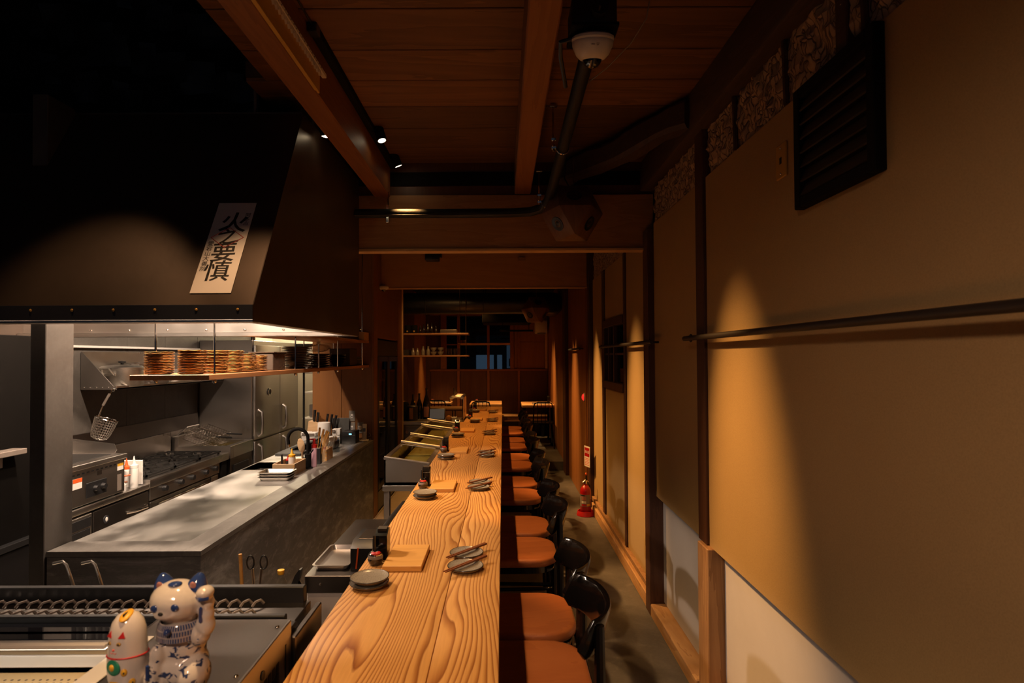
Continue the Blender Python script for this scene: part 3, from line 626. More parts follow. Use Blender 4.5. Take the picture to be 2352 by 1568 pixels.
def make_holder(loc, label):
    t = thing('menu_holder', loc, label, 'holder', 'black holders on the counter'); O = Vector(loc)
    m = frame_m(O+Vector((-0.024, 0, 0)), (0, 1, 0), (0, 0, 1))
    G().prism([(-0.03, 0), (0.03, 0), (0.03, 0.112), (0.012, 0.116), (-0.03, 0.095)], 0, 0.048, m).build('case', 'lacq', t)
    G().box(O+Vector((-0.0245, -0.0325, 0.006)), O+Vector((0.0245, -0.0300, 0.088)), 0.001).build('front_plate', 'lacq', t)
    G().obox(O+Vector((0, 0.004, 0.112)), (0.036, 0.026, 0.014), (0.15, 0, 0)).build('card_stack', 'cover', t)
    return t
soys = [(-0.497, 2.215), (-0.492, 3.487), (-0.502, 4.80), (-0.507, 6.12), (-0.435, 7.36), (-0.43, 8.42)]
s0 = h0 = None
for k, (x, y) in enumerate(soys):
    a = 'black soy sauce bottle with red cap at the %s' % PL[k]; b = 'upright black menu holder behind the soy bottle at the %s' % PL[k]
    if s0 is None: s0 = make_soy((x, y, Z), a); h0 = make_holder((x+0.012, y+0.075, Z), b)
    else: dup(s0, (x, y, Z), a); dup(h0, (x+0.012, y+0.075, Z), b)

# ============================================================ KITCHEN ISLAND
ki = thing('kitchen_counter', (-1.77, 4.4, 0), 'dark mortar kitchen counter with a stainless worktop and raised rim', 'counter')
G().box((-2.133, 2.670, 0), (-1.414, 2.70, 0.827), 0.002).build('front_panel', 'stone', ki)
G().box((-1.44, 2.70, 0), (-1.414, 6.212, 0.827), 0.002).build('side_panel', 'stone', ki)
G().prism([(-2.133, 2.668), (-1.412, 2.668), (-1.545, 2.818), (-2.133, 2.818)], 0.828, 0.852).build('rim', 'stonerim', ki)
G().prism([(-1.412, 2.668), (-1.412, 6.212), (-1.545, 6.212), (-1.545, 2.818)], 0.8281, 0.8521).build('rim', 'stonerim', ki)
g = G(); x0, x1 = -2.135, -1.545; sx0, sx1, sy0, sy1 = -2.11, -1.80, 4.60, 4.93
g.box((x0, 2.818, 0.80), (x1, sy0, 0.845)).box((x0, sy0, 0.80), (sx0, sy1, 0.845)).box((sx1, sy0, 0.80), (x1, sy1, 0.845)).box((x0, sy1, 0.80), (x1, 6.212, 0.845))
g.build('worktop', 'topsteel', ki)
g = G(); g.box((sx0, sy0, 0.62), (sx1, sy1, 0.625)).box((sx0-0.003, sy0, 0.62), (sx0, sy1, 0.85)).box((sx1, sy0, 0.62), (sx1+0.003, sy1, 0.85)).box((sx0, sy0-0.003, 0.62), (sx1, sy0, 0.85)).box((sx0, sy1, 0.62), (sx1, sy1+0.003, 0.85))
g.build('sink_basin', 'steel', ki)
G().box((-2.12, 2.83, 0.02), (-2.10, 6.2, 0.80), 0.002).build('back_panel', 'dsteel', ki)
KZ = 0.8455
def tray(name, x0, x1, y0, y1, z, h, mat, label, cat, group=None, flare=0.012, t=0.004):
    c = ((x0+x1)/2, (y0+y1)/2, z); g = G()
    def rect(e, zz, r=0.02):
        a0, a1, b0, b1 = x0-e, x1+e, y0-e, y1+e; p = []
        for cx, cy, a in ((a1-r, b1-r, 0), (a0+r, b1-r, 90), (a0+r, b0+r, 180), (a1-r, b0+r, 270)):
            p += [(cx+r*cos(radians(a+18*i)), cy+r*sin(radians(a+18*i)), zz) for i in range(6)]
        return p
    g.loft([rect(-flare, z+0.001), rect(0, z+h-0.003), rect(0.006, z+h-0.002), rect(0.006, z+h), rect(-0.002, z+h), rect(-flare-0.002, z+t), rect(-0.4*(x1-x0), z+t, 0.004)])
    o = g.build(name, mat, loc=c); return tag(o, label, cat, group)
for k in range(3):
    tray('steel_tray', -1.805, -1.575, 4.195, 4.345, KZ+0.0175*k, 0.026, 'steelx', 'small stainless tray on the kitchen counter, %s of the stack of three' % ('bottom one', 'middle one', 'top one')[k], 'tray', 'stacked trays on the kitchen counter')
def woodbox(x0, x1, y0, y1, h, label):
    t = thing('wooden_box', ((x0+x1)/2, (y0+y1)/2, KZ), label, 'box'); z = KZ; th = 0.009
    G().box((x0, y0, z), (x1, y1, z+0.01)).build('bottom', 'hinoki', t)
    for a, b in (((x0, y0, z+0.01), (x1, y0+th, z+h)), ((x0, y1-th, z+0.01), (x1, y1, z+h)), ((x0, y0+th, z+0.01), (x0+th, y1-th, z+h)), ((x1-th, y0+th, z+0.01), (x1, y1-th, z+h))):
        G().box(a, b, 0.001).build('side', 'hinoki', t)
    g = G()
    for k in range(3): g.box((x1-0.012, y0-0.0006, z+0.012+k*h*0.3), (x1+0.0006, y0+th, z+0.012+k*h*0.3+h*0.13))
    g.build('finger_joint', 'board', t); return t
woodbox(-1.775, -1.605, 4.385, 4.635, 0.088, 'pale wooden box behind the steel trays holding a squeeze bottle')
woodbox(-1.62, -1.535, 4.955, 5.14, 0.105, 'pale wooden box with dovetailed corners holding serving spoons')
def squeeze(loc, r, h, cap, label, body='white'):
    t = thing('squeeze_bottle', loc, label, 'bottle'); O = Vector(loc)
    G().lathe([(0, 0), (r*0.95, 0), (r, 0.006), (r, h*0.85), (r*0.92, h*0.93), (r*0.7, h)], O, 20).build('body', body, t)
    G().lathe([(r*0.98, h*0.93), (r*0.98, h*1.06), (r*0.55, h*1.10), (r*0.38, h*1.18), (r*0.12, h*1.48), (0, h*1.49)], O, 18).build('cap', cap, t)
    return t
squeeze((-1.685, 4.55, KZ+0.012), 0.027, 0.115, 'yellow', 'white squeeze bottle with yellow nozzle in the front wooden box')
squeeze((-1.73, 4.585, KZ+0.012), 0.018, 0.075, 'redp', 'small bottle with red cap in the front wooden box', 'cover')
t = thing('marker_pen', (-1.742, 4.50, KZ+0.012), 'thick black marker pen standing in the front wooden box', 'pen')
G().cyl((-1.742, 4.50, KZ+0.012), (-1.745, 4.50, KZ+0.10), 0.009).build('barrel', 'black', t); G().cyl((-1.745, 4.50, KZ+0.10), (-1.746, 4.50, KZ+0.145), 0.0085, 0.007).build('cap', 'black', t)
f = thing('faucet', (-1.602, 4.68, KZ), 'matt black gooseneck faucet beside the sink', 'faucet')
G().rings([((-1.602, 4.68, KZ), 0.040), ((-1.602, 4.68, KZ+0.006), 0.040), ((-1.602, 4.68, KZ+0.008), 0.027), ((-1.602, 4.68, KZ+0.115), 0.027), ((-1.602, 4.68, KZ+0.12), 0.016)], 18).build('body', 'mblack', f)
G().tube([(-1.602, 4.68, KZ+0.11), (-1.602, 4.68, 1.08)]+arc((-1.684, 4.68, 1.085), 0.082, 0, pi*1.08, 16)+[(-1.762, 4.68, 1.04)], 0.0135, 12).build('spout', 'mblack', f)
G().cyl((-1.762, 4.68, 1.042), (-1.758, 4.68, 1.02), 0.0125).build('aerator', 'chrome', f)
G().cyl((-1.640, 4.68, KZ+0.065), (-1.60, 4.68, KZ+0.065), 0.022).build('valve', 'mblack', f); G().tube([(-1.60, 4.675, KZ+0.09), (-1.552, 4.66, KZ+0.155)], 0.005).build('lever', 'mblack', f)
t = thing('soap_bottle', (-1.572, 4.74, KZ), 'clear bottle of pink soap with a red pump by the faucet', 'bottle')
G().rings([((-1.572, 4.74, KZ), 0.022), ((-1.572, 4.74, KZ+0.155), 0.022), ((-1.572, 4.74, KZ+0.17), 0.012)], 16).build('body', 'pink', t)
G().rings([((-1.572, 4.74, KZ+0.16), 0.0235), ((-1.572, 4.74, KZ+0.185), 0.0235), ((-1.572, 4.74, KZ+0.19), 0.012), ((-1.572, 4.74, KZ+0.225), 0.011)], 16).build('pump', 'redp', t); G().box((-1.615, 4.733, KZ+0.222), (-1.56, 4.747, KZ+0.234), 0.002).build('spout', 'redp', t)
t = thing('utensil_holder', (-1.578, 4.87, KZ), 'slim black holder full of wooden utensils', 'holder')
G().box((-1.603, 4.845, KZ), (-1.553, 4.895, KZ+0.135), 0.003).build('case', 'black', t)
ut0 = None
for k, (dx, dy, lean, L, lab) in enumerate([(-0.012, 0.0, 0.10, 0.26, 'leftmost'), (0.0, -0.008, 0.2, 0.25, 'second from left'), (0.008, 0.008, 0.28, 0.24, 'third from left'), (0.014, 0.0, 0.34, 0.235, 'rightmost')]):
    o = G().rings([((0, 0, 0), 0.004), ((0, 0, L*0.7), 0.004), ((0, 0, L*0.75), 0.010), ((0, 0, L), 0.009)], 8).build('wooden_spatula', 'board', loc=(0, 0, 0))
    o.location = (-1.58+dx, 4.87+dy, KZ+0.05); o.rotation_euler = (0, lean, 0); tag(o, 'wooden spatula, %s in the slim black holder' % lab, 'utensil')
for k, (x, y, hx, lab, mt) in enumerate([(-1.585, 5.03, 0.2, 'round pale rice paddle standing in the wooden spoon box', 'pinkc'), (-1.70, 4.85, -0.2, 'pale rice paddle left of the faucet', 'hinoki')]):
    z0 = KZ+(0.02 if k == 0 else 0.004); t = thing('rice_paddle', (x, y, z0), lab, 'utensil')
    G().rings([((x, y, z0), 0.009), ((x+hx*0.05, y, z0+0.10), 0.010)], 10).build('handle', mt, t)
    G().ball((x+hx*0.09, y, z0+0.155), 0.05, 16, 10, (0.62, 0.12, 1.25), (0, hx, 0)).build('blade', 'hinoki', t)
for k in range(3):
    o = G().tube([(0, 0, 0), (0.01, 0, 0.10), (0.03, 0, 0.15)], 0.004).ball((0.036, 0, 0.165), 0.016, 10, 8, (1, 0.5, 1.3)).build('serving_spoon', ('white', 'alu', 'white')[k], loc=(0, 0, 0)); o.location = (-1.565+0.012*k, 5.08+0.02*k, KZ+0.012)
    tag(o, ('white spoon at the left of the wooden spoon box', 'metal spoon at the middle of the wooden spoon box', 'white spoon at the right of the wooden spoon box')[k], 'spoon')
t = thing('glass_jug', (-1.615, 5.42, KZ), 'clear glass jug on the far kitchen worktop', 'jug')
G().lathe([(0, 0), (0.055, 0), (0.062, 0.01), (0.058, 0.09), (0.066, 0.13), (0.063, 0.13), (0.055, 0.09), (0.058, 0.012), (0, 0.01)], (-1.615, 5.42, KZ), 24).build('body', 'glass', t); G().tube(arc((-1.552, 5.42, KZ+0.07), 0.035, -pi/2, pi/2, 8), 0.006).build('handle', 'glass', t)
t = thing('cutting_board', (-1.99, 5.65, KZ), 'large grey rubber cutting board lying beyond the sink', 'board')
G().box((-2.11, 5.27, KZ), (-1.875, 6.05, KZ+0.022), 0.004, 2).build('slab', 'rubber', t)
o = G().obox((-1.93, 5.66, KZ+0.075), (0.25, 0.42, 0.018), (0.0, -0.30, 0.06), 0.004).build('cutting_board', 'rubber', loc=(-1.93, 5.66, KZ+0.03)); tag(o, 'second grey cutting board leaning on the flat one', 'board')
# far end of the kitchen counter
t = thing('knife_block', (-2.03, 6.09, KZ), 'leaning wooden knife block with black-handled knives', 'knife block')
m = frame_m((-2.02, 6.02, KZ), (1, 0, 0), (0, 0, 1)) @ Matrix.Rotation(0, 4, 'Z')
G().prism([(-0.065, 0), (0.055, 0), (0.075, 0.205), (-0.035, 0.235)], -0.13, 0, m).build('block', 'hinoki', t)
for k, (x, y, L) in enumerate([(-2.02, 6.08, 0.13), (-2.03, 6.12, 0.125), (-1.99, 6.10, 0.10)]):
    G().rings([((x, y, KZ+0.20), 0.011), ((x+0.012, y, KZ+0.22+L), 0.014)], 8).build('knife_handle', 'black', t)
kn = None
for k, (x, L) in enumerate([(-1.90, 0.10), (-1.855, 0.095), (-1.81, 0.085)]):
    c = ((x, 6.14, KZ+0.20)); o = G().rings([((x-0.02, 6.14, KZ+0.03), 0.010), ((x-0.004, 6.14, KZ+0.20), 0.012), ((x+0.014, 6.14, KZ+0.20+L), 0.013)], 8).build('knife', 'black', loc=c)
    tag(o, 'black-handled knife behind the paper roll, %s' % ('leftmost', 'middle one', 'rightmost')[k], 'knife')
t = thing('paper_roll', (-1.885, 6.0, KZ), 'tall white roll of kitchen paper standing on the counter', 'paper roll')
G().lathe([(0.02, 0), (0.062, 0), (0.064, 0.004), (0.064, 0.212), (0.062, 0.216), (0.02, 0.216)], (-1.885, 6.0, KZ+0.008), 28).build('roll', 'paper', t)
G().lathe([(0, 0), (0.07, 0), (0.07, 0.007), (0, 0.007)], (-1.885, 6.0, KZ), 24).build('stand', 'white', t)
for k, (x, y, lab) in enumerate([(-2.045, 5.93, 'white lidded tub left of the paper roll'), (-1.965, 5.90, 'white lidded tub touching the paper roll')]):
    t = thing('lidded_tub', (x, y, KZ), lab, 'container')
    G().box((x-0.038, y-0.05, KZ), (x+0.038, y+0.05, KZ+0.10), 0.006).build('tub', 'white', t); G().box((x-0.042, y-0.054, KZ+0.10), (x+0.042, y+0.054, KZ+0.135), 0.004).build('lid', 'white', t); G().box((x-0.03, y-0.0555, KZ+0.104), (x+0.03, y-0.054, KZ+0.128)).build('label_strip', 'greyp', t)
t = thing('wrapped_package', (-1.81, 5.72, KZ), 'film-wrapped tray of food in front of the paper roll', 'package')
G().box((-1.795, 5.62, KZ), (-1.66, 5.80, KZ+0.09), 0.02, 3).build('package_tray', 'greyp', t); G().box((-1.80, 5.615, KZ+0.088), (-1.655, 5.805, KZ+0.115), 0.012, 2).build('film', 'film', t)
t = thing('tongs', (-1.72, 5.60, KZ+0.06), 'steel tongs resting on the wrapped package', 'tongs')
G().tube([(-1.76, 5.60, KZ+0.125), (-1.60, 5.58, KZ+0.15)], 0.004).build('arm', 'steel', t); G().tube([(-1.76, 5.61, KZ+0.122), (-1.61, 5.62, KZ+0.125)], 0.004).build('arm', 'steel', t)
t = thing('soap_dispenser', (-1.725, 6.02, KZ), 'white upright dispenser next to the black printer', 'dispenser')
G().box((-1.795, 5.985, KZ), (-1.748, 6.055, KZ+0.155), 0.006, 2).build('tank', 'white', t); G().box((-1.744, 5.985, KZ), (-1.712, 6.055, KZ+0.16), 0.006, 2).build('body', 'white', t); G().box((-1.79, 5.97, KZ+0.12), (-1.762, 5.985, KZ+0.15), 0.003).build('nozzle', 'greyp', t)
t = thing('receipt_printer', (-1.59, 6.03, KZ), 'black cube receipt printer with a blue light', 'printer')
G().box((-1.688, 5.96, KZ), (-1.54, 6.11, KZ+0.135), 0.008, 2).build('case', 'black', t); G().box((-1.68, 5.958, KZ+0.088), (-1.55, 5.961, KZ+0.092)).build('paper_slot', 'dsteel', t); G().box((-1.612, 5.955, KZ+0.098), (-1.585, 5.961, KZ+0.110), 0.002).build('indicator', 'ledblue', t)
t = thing('cordless_phone', (-1.487, 6.11, 0.8525), 'white cordless phone standing in its charger', 'phone')
G().box((-1.53, 6.06, 0.8525), (-1.445, 6.15, 0.869), 0.005, 2).build('cradle', 'white', t)
G().obox((-1.488, 6.115, 0.95), (0.043, 0.022, 0.175), (-0.08, 0, 0), 0.006, 2).build('handset', 'white', t); G().obox((-1.488, 6.1035, 0.975), (0.028, 0.004, 0.036), (-0.08, 0, 0)).build('display', 'screen', t)
kb = None
for i in range(4):
    for j in range(3):
        if kb is None: kb = G().box((-0.004, -0.0015, -0.003), (0.004, 0.0015, 0.003)).build('key', 'greyp', t, loc=(-1.488, 6.11, 0.94)); kl = kb.location.copy(); kb.location = kl+Vector((-0.012, 0, 0))
        else: copymesh(kb, kl+Vector((-0.012+0.012*j, 0.0011*i, -0.014*i)))
t = thing('cable_tangle', (-1.455, 6.17, 0.8525), 'tangle of grey cables behind the white phone', 'cable')
for k in range(3): G().tube([(-1.45+0.02*sin(i*1.3+k), 6.17+0.015*cos(i*1.7+k), 0.86+0.012*i*(0.6+0.2*k)) for i in range(7)], 0.003, 6).build('cable', 'greyp', t)
def outlet(x, z, lab, plug=False):
    t = thing('wall_outlet', (x, 6.22, z), lab, 'outlet')
    G().box((x-0.034, 6.212, z-0.058), (x+0.034, 6.2205, z+0.058), 0.003).build('plate', 'grey', t); G().box((x-0.013, 6.208, z-0.02), (x+0.013, 6.213, z+0.02), 0.002).build('socket', 'whitem', t); G().box((x-0.006, 6.2065, z-0.008), (x+0.006, 6.2085, z+0.004)).build('slot', 'black', t)
    if plug: G().obox((x-0.004, 6.195, z), (0.03, 0.03, 0.04), (0.3, 0, 0.2), 0.004).build('plug', 'white', t)
outlet(-1.647, 1.112, 'grey network outlet, upper one on the plywood wall'); outlet(-1.647, 0.985, 'grey power outlet directly below the network outlet'); outlet(-1.555, 0.985, 'grey power outlet with a white plug above the phone', True)
tag(G().obox((-1.765, 6.195, KZ+0.125), (0.19, 0.012, 0.25), (0.05, 0, 0), 0.003).build('cutting_board', 'rubber', loc=(-1.765, 6.19, KZ)), 'dark grey cutting board standing against the plywood wall', 'board')

# ============================================================ HANGING SHELVES AND CROCKERY
hs = thing('hanging_shelf', (-1.66, 4.5, 1.64), 'long wooden shelf hung on rods over the kitchen counter', 'shelf')
G().box((-1.857, 2.83, 1.641), (-1.46, 6.215, 1.668), 0.002).build('shelf_board', 'shelf', hs)
for x, y in ((-1.80, 2.95), (-1.495, 2.95), (-1.80, 4.10), (-1.495, 4.10), (-1.80, 5.15), (-1.495, 5.15), (-1.80, 6.05), (-1.495, 6.05), (-1.495, 4.62)):
    r = G().cyl((x, y, 1.62), (x, y, 2.4 if y < 4.0 else 1.91), 0.0055, n=8).build('rod', 'chrome', hs)
    G().lathe([(0, 0), (0.009, 0), (0.011, 0.006), (0.011, 0.014), (0.007, 0.02)], (x, y, 1.622), 10).build('cap_nut', 'chrome', r)
us = thing('upper_shelf', (-1.66, 5.1, 1.905), 'upper wooden shelf above the hanging crockery shelf', 'shelf')
G().box((-1.857, 3.98, 1.905), (-1.46, 6.215, 1.93), 0.002).build('shelf_board', 'shelf', us)
for x, y in ((-1.80, 4.10), (-1.495, 4.10), (-1.80, 5.15), (-1.495, 5.15), (-1.80, 6.05), (-1.495, 6.05)): G().cyl((x, y, 1.93), (x, y, 2.955), 0.0055, n=8).build('rod', 'chrome', us)
t = thing('shelf_divider', (-1.47, 6.1, 1.93), 'short pale board standing on the upper shelf end', 'board'); G().box((-1.52, 6.0, 1.9305), (-1.46, 6.2, 2.02), 0.002).build('upright', 'strip', t)
tag(G().rings([((-1.495, 4.62, 1.86), 0.016), ((-1.495, 4.62, 1.875), 0.016), ((-1.495, 4.62, 1.88), 0.011), ((-1.495, 4.62, 1.905), 0.020)], 12).build('rod_coupler', 'whitem', loc=(-1.495, 4.62, 1.86)), 'white pipe coupler on a shelf rod', 'fitting')
sq0 = None
def sqplate():
    g = G(); n = 32
    def ring(k, z, wv=0.0):
        pts = []
        for i in range(n):
            a = 2*pi*i/n; c, s_ = cos(a), sin(a); rr = 0.058*k/((abs(c)**5+abs(s_)**5)**0.2)
            pts.append((rr*c, rr*s_, z+wv*sin(a*8)))
        return pts
    g.loft([ring(0.62, 0), ring(0.70, 0.0005), ring(0.97, 0.006, 0.0012), ring(1.0, 0.0075, 0.0012), ring(0.97, 0.0088, 0.0012), ring(0.7, 0.003), ring(0.3, 0.0028)]); return g.build('square_plate', 'ochre', loc=(0, 0, 0))
sz = 1.6685
colsq = [(-1.765, 2.925, 14, 'front left stack'), (-1.605, 2.945, 15, 'front right stack'), (-1.575, 3.12, 15, 'third stack'), (-1.565, 3.28, 15, 'fourth stack'), (-1.562, 3.44, 13, 'fifth stack'), (-1.560, 3.60, 12, 'rearmost stack')]
for x, y, n_, nm in colsq:
    for k in range(n_):
        o = sqplate() if sq0 is None else copymesh(sq0, (0, 0, 0))
        if sq0 is None: sq0 = o
        o.location = (x+random.uniform(-0.0016, 0.0016), y+random.uniform(-0.0016, 0.0016), sz+0.0082*k)
        tag(o, 'ochre square wavy plate, %s of the %s on the hanging shelf' % (ORD[n_-1-k], nm), 'plate', 'ochre square plates on the hanging shelf')
tag(G().box((-1.66, 3.74, sz), (-1.51, 3.95, sz+0.115), 0.004).box((-1.67, 3.73, sz+0.115), (-1.50, 3.96, sz+0.122), 0.002).build('lacquer_box', 'brownp', loc=(-1.58, 3.85, sz)), 'dark lidded lacquer box behind the ochre plates', 'box')
def roundplate(r, mat, nm):
    return G().lathe([(0, 0), (r*0.5, 0), (r*0.55, 0.002), (r*0.95, 0.010), (r, 0.013), (r*0.98, 0.015), (r*0.9, 0.012), (r*0.5, 0.005), (0, 0.004)], (0, 0, 0), 28).build(nm, mat, loc=(0, 0, 0))
gp = None
for k in range(13):
    o = roundplate(0.115, 'greyp', 'round_plate') if gp is None else copymesh(gp, (0, 0, 0)); gp = gp or o
    o.location = (-1.60, 4.42, sz+0.0128*k); tag(o, 'grey round plate, %s of the tall grey stack on the hanging shelf' % ORD[12-k], 'plate', 'grey plates on the hanging shelf')
def crumple(c, s, seed, name, label, mat='film'):
    rnd = random.Random(seed); g = G().ball((0, 0, 0), 1, 18, 12); 
    g.v = [Vector((v.x*s[0], v.y*s[1], v.z*s[2]))*(0.82+0.36*rnd.random())+Vector(c) for v in g.v]
    return tag(g.build(name, mat, loc=c, ang=20), label, 'bag')
crumple((-1.60, 4.17, sz+0.058), (0.085, 0.08, 0.055), 3, 'plastic_bag', 'crumpled clear plastic bag in front of the grey plates')
crumple((-1.565, 4.64, sz+0.045), (0.06, 0.06, 0.042), 5, 'plastic_bag', 'small plastic bag beside the grey plates')
bp = None
for k in range(6):
    o = roundplate(0.105, 'brownp', 'oval_plate') if bp is None else copymesh(bp, (0, 0, 0)); bp = bp or o
    o.location = (-1.60, 4.95, sz+0.019*k); o.scale = (1, 1.15, 1.4); tag(o, 'dark oval plate, %s of the dark stack on the hanging shelf' % ORD[5-k], 'plate', 'dark plates on the hanging shelf')
crumple((-1.60, 4.95, sz+0.165), (0.10, 0.09, 0.03), 8, 'plastic_bag', 'plastic wrap over the dark plate stack')
bb = None
for k in range(3):
    o = G().lathe([(0, 0), (0.035, 0), (0.04, 0.008), (0.075, 0.045), (0.085, 0.06), (0.082, 0.06), (0.07, 0.045), (0.0, 0.012)], (0, 0, 0), 24).build('dark_bowl', 'lacq', loc=(0, 0, 0)) if bb is None else copymesh(bb, (0, 0, 0)); bb = bb or o
    o.location = (-1.58, 5.42, sz+0.026*k); tag(o, 'black bowl, %s of three nested on the hanging shelf' % ORD[2-k], 'bowl', 'black bowls on the hanging shelf')
tag(G().box((-1.70, 5.58, sz), (-1.50, 5.85, sz+0.17), 0.004).build('storage_box', 'cover', loc=(-1.6, 5.7, sz)), 'black storage box near the end of the hanging shelf', 'box')
cup = None
for k in range(7):
    o = roundplate(0.06, 'greyp', 'small_dish') if cup is None else copymesh(cup, (0, 0, 0)); cup = cup or o
    o.location = (-1.535, 5.95, sz+0.0125*k); tag(o, 'small dish, %s of the stack at the shelf end' % ORD[6-k], 'dish', 'small dishes at the shelf end')

# ============================================================ RANGE HOOD
hd = thing('range_hood', (-2.0, 3.1, 1.9), 'big dark painted range hood over the kitchen counter', 'range hood')
X0, X1 = -3.3, -1.0
sl = [(2.272, 1.962), (2.839, 2.982), (2.849, 2.976), (2.284, 1.962)]
mY = Matrix(((0, 0, 1, 0), (1, 0, 0, 0), (0, 1, 0, 0), (0, 0, 0, 1)))   # (y,z,x) -> xyz
G().prism(sl, X0, X1, mY).build('front_panel', 'hood', hd)
side = [(2.272, 1.897), (2.272, 1.962), (2.839, 2.982), (3.94, 2.982), (3.94, 1.897)]
G().prism(side, X1, X1+0.004, mY).build('side_panel', 'hood', hd); G().prism(side, X0-0.004, X0, mY).build('side_panel', 'hood', hd)
G().box((X0, 2.835, 2.972), (X1, 3.94, 2.984)).build('top_panel', 'hood', hd); G().box((X0, 3.936, 1.897), (X1, 3.944, 2.98)).build('rear_panel', 'hood', hd)
G().box((X0, 2.264, 1.905), (X1+0.004, 2.274, 1.964), 0.001).build('front_band', 'hoodband', hd)
g = G().box((X0, 3.915, 1.925), (X1-0.004, 3.934, 2.9)).box((X1-0.012, 2.30, 1.90), (X1-0.001, 3.93, 2.0)).prism([(2.29, 1.963), (2.85, 2.968), (2.856, 2.966), (2.296, 1.963)], X0, X1-0.012, mY).box((X0, 2.85, 2.962), (X1, 3.93, 2.97))
g.build('lining', 'steelx', hd)
G().box((X0, 3.86, 1.897), (X1, 3.935, 1.925), 0.004).box((X0, 2.276, 1.893), (X1, 2.33, 1.905), 0.002).box((X1-0.05, 2.3, 1.895), (X1-0.001, 3.93, 1.906), 0.002).build('grease_gutter', 'steelx', hd)
for i in range(5):
    fp = G().box((X0+0.02+i*0.455, 3.895, 2.03), (X0+0.46+i*0.455, 3.914, 2.90), 0.003).build('added_dark_filter', 'iron', hd)  # unseen filters added, dark so the bright hood lining is not mirrored below
    g = G()
    for k in range(9): g.box((X0+0.05+i*0.455+k*0.046, 3.885, 2.06), (X0+0.072+i*0.455+k*0.046, 3.896, 2.87))
    g.build('added_baffle', 'mblack', fp)
rv = None
for i in range(14):
    x = -3.20+i*0.165
    if rv is None: rv = G().ball((x, 2.262, 1.944), 0.006, 8, 6, (1, 0.5, 1)).build('rivet', 'brass', hd, loc=(x, 2.262, 1.944)); rl = rv.location.copy(); ra = Vector((x, 0, 0))
    else: copymesh(rv, rl+Vector((x, 0, 0))-ra)
rv2 = None
for i in range(9):
    x = -3.1+i*0.265
    if rv2 is None: rv2 = G().ball((x, 3.912, 1.945), 0.009, 8, 6, (1, 0.6, 0.8)).build('rivet', 'chrome', hd, loc=(x, 3.912, 1.945)); rl = rv2.location.copy(); ra = Vector((x, 0, 0))
    else: copymesh(rv2, rl+Vector((x, 0, 0))-ra)
G().cyl((-1.256, 2.88, 2.98), (-1.256, 2.88, 4.15), 0.008, n=8).build('hanger_rod', 'greyp', hd); G().cyl((-1.01, 3.02, 2.98), (-1.01, 3.02, 3.10), 0.006, n=8).build('hanger_rod', 'greyp', hd)
for x in (-2.40, -1.85, -1.30): G().lathe([(0, 0), (0.045, 0.0), (0.05, 0.05), (0.05, 0.12), (0.0, 0.12)], (x, 2.95, 2.68), 16).build('hood_lamp', 'led', hd)
# crumpled black wrapped duct above the hood
def wrapped(x0, x1, y0, y1, z0, z1, nx=26, nz=24):
    rnd = random.Random(4); per = []
    for (ax, ay), (bx, by) in (((x0, y1), (x0, y0)), ((x0, y0), (x1, y0)), ((x1, y0), (x1, y1))):
        for i in range(nx): per.append((ax+(bx-ax)*i/nx, ay+(by-ay)*i/nx))
    rg = []
    for j in range(nz+1):
        z = z0+(z1-z0)*j/nz
        rg.append([(x+rnd.uniform(-0.012, 0.004), y+rnd.uniform(-0.012, 0.02)+0.02*sin(z*23+x*9), z+rnd.uniform(-0.01, 0.01)) for x, y in per])
    return G().loft(rg, cap=False, closed=False)
tag(wrapped(-3.2, -1.262, 2.93, 3.8, 2.985, 4.18).build('wrapped_duct', 'foil', loc=(-2.2, 3.3, 2.985), ang=18), 'black crumpled foil wrapped duct rising above the range hood', 'duct')
# paper charm on the hood face
ch = thing('paper_charm', (-1.18, 2.42, 2.23), 'white paper charm with black brush characters pasted on the range hood', 'paper charm')
u_ = Vector((1, 0, 0)); v_ = Vector((0, 0.567, 1.02)).normalized(); nn = u_.cross(v_)
def hoodpt(x, s_, off=0.0035): return Vector((x, 2.272, 1.962))+v_*s_+nn*off*(1 if nn.y < 0 else -1)
sg = 1 if nn.y < 0 else -1
cm = Matrix((u_, v_, nn*sg)).transposed().to_4x4()
c0 = hoodpt(-1.182, 0.303); pm = cm.copy(); pm.translation = c0
G().box((-0.0835, -0.246, -0.0008), (0.0835, 0.246, 0.0004), mat=pm).build('sheet', 'paper', ch)
def hz(s_, px, py, size, mt='ink', sx=1.0, rz=0.0):
    mm = pm @ Matrix.Translation((px, py, 0.0009)) @ Matrix.Rotation(rz, 4, 'Z') @ Matrix.Diagonal((sx, 1, 1, 1)); text('character', s_, size, mt, mm, ch, 0.0002, 0.0 if s_ == '慎' else size*0.012 if size > 0.05 else 0.0)
hz('火', 0.010, 0.125, 0.118, 'ink', 1.05, -0.05); hz('之', 0.002, 0.045, 0.095, 'ink', 1.0, 0.25); hz('要', 0.004, -0.042, 0.108, 'ink', 1.0, 0.05); [hz('慎', dx, -0.142+dy, 0.116, 'ink', 0.98) for dx, dy in ((-0.0012, 0.0), (0.0012, 0.0008))]
for i, s_ in enumerate('阿多古'): hz(s_, 0.062, 0.172-0.024*i, 0.025)
for i, s_ in enumerate('愛宕山大善院'): hz(s_, -0.062, 0.010-0.027*i, 0.027)
g = G()
for a, b in (((0, 0.10), (0.07, 0.045)), ((0.07, 0.045), (0, -0.01)), ((0, -0.01), (-0.07, 0.045)), ((-0.07, 0.045), (0, 0.10))):
    A = pm @ Vector((*a, 0.0009)); B = pm @ Vector((*b, 0.0009)); g.cyl(A, B, 0.0016, n=5)
g.build('seal', 'seal', ch)

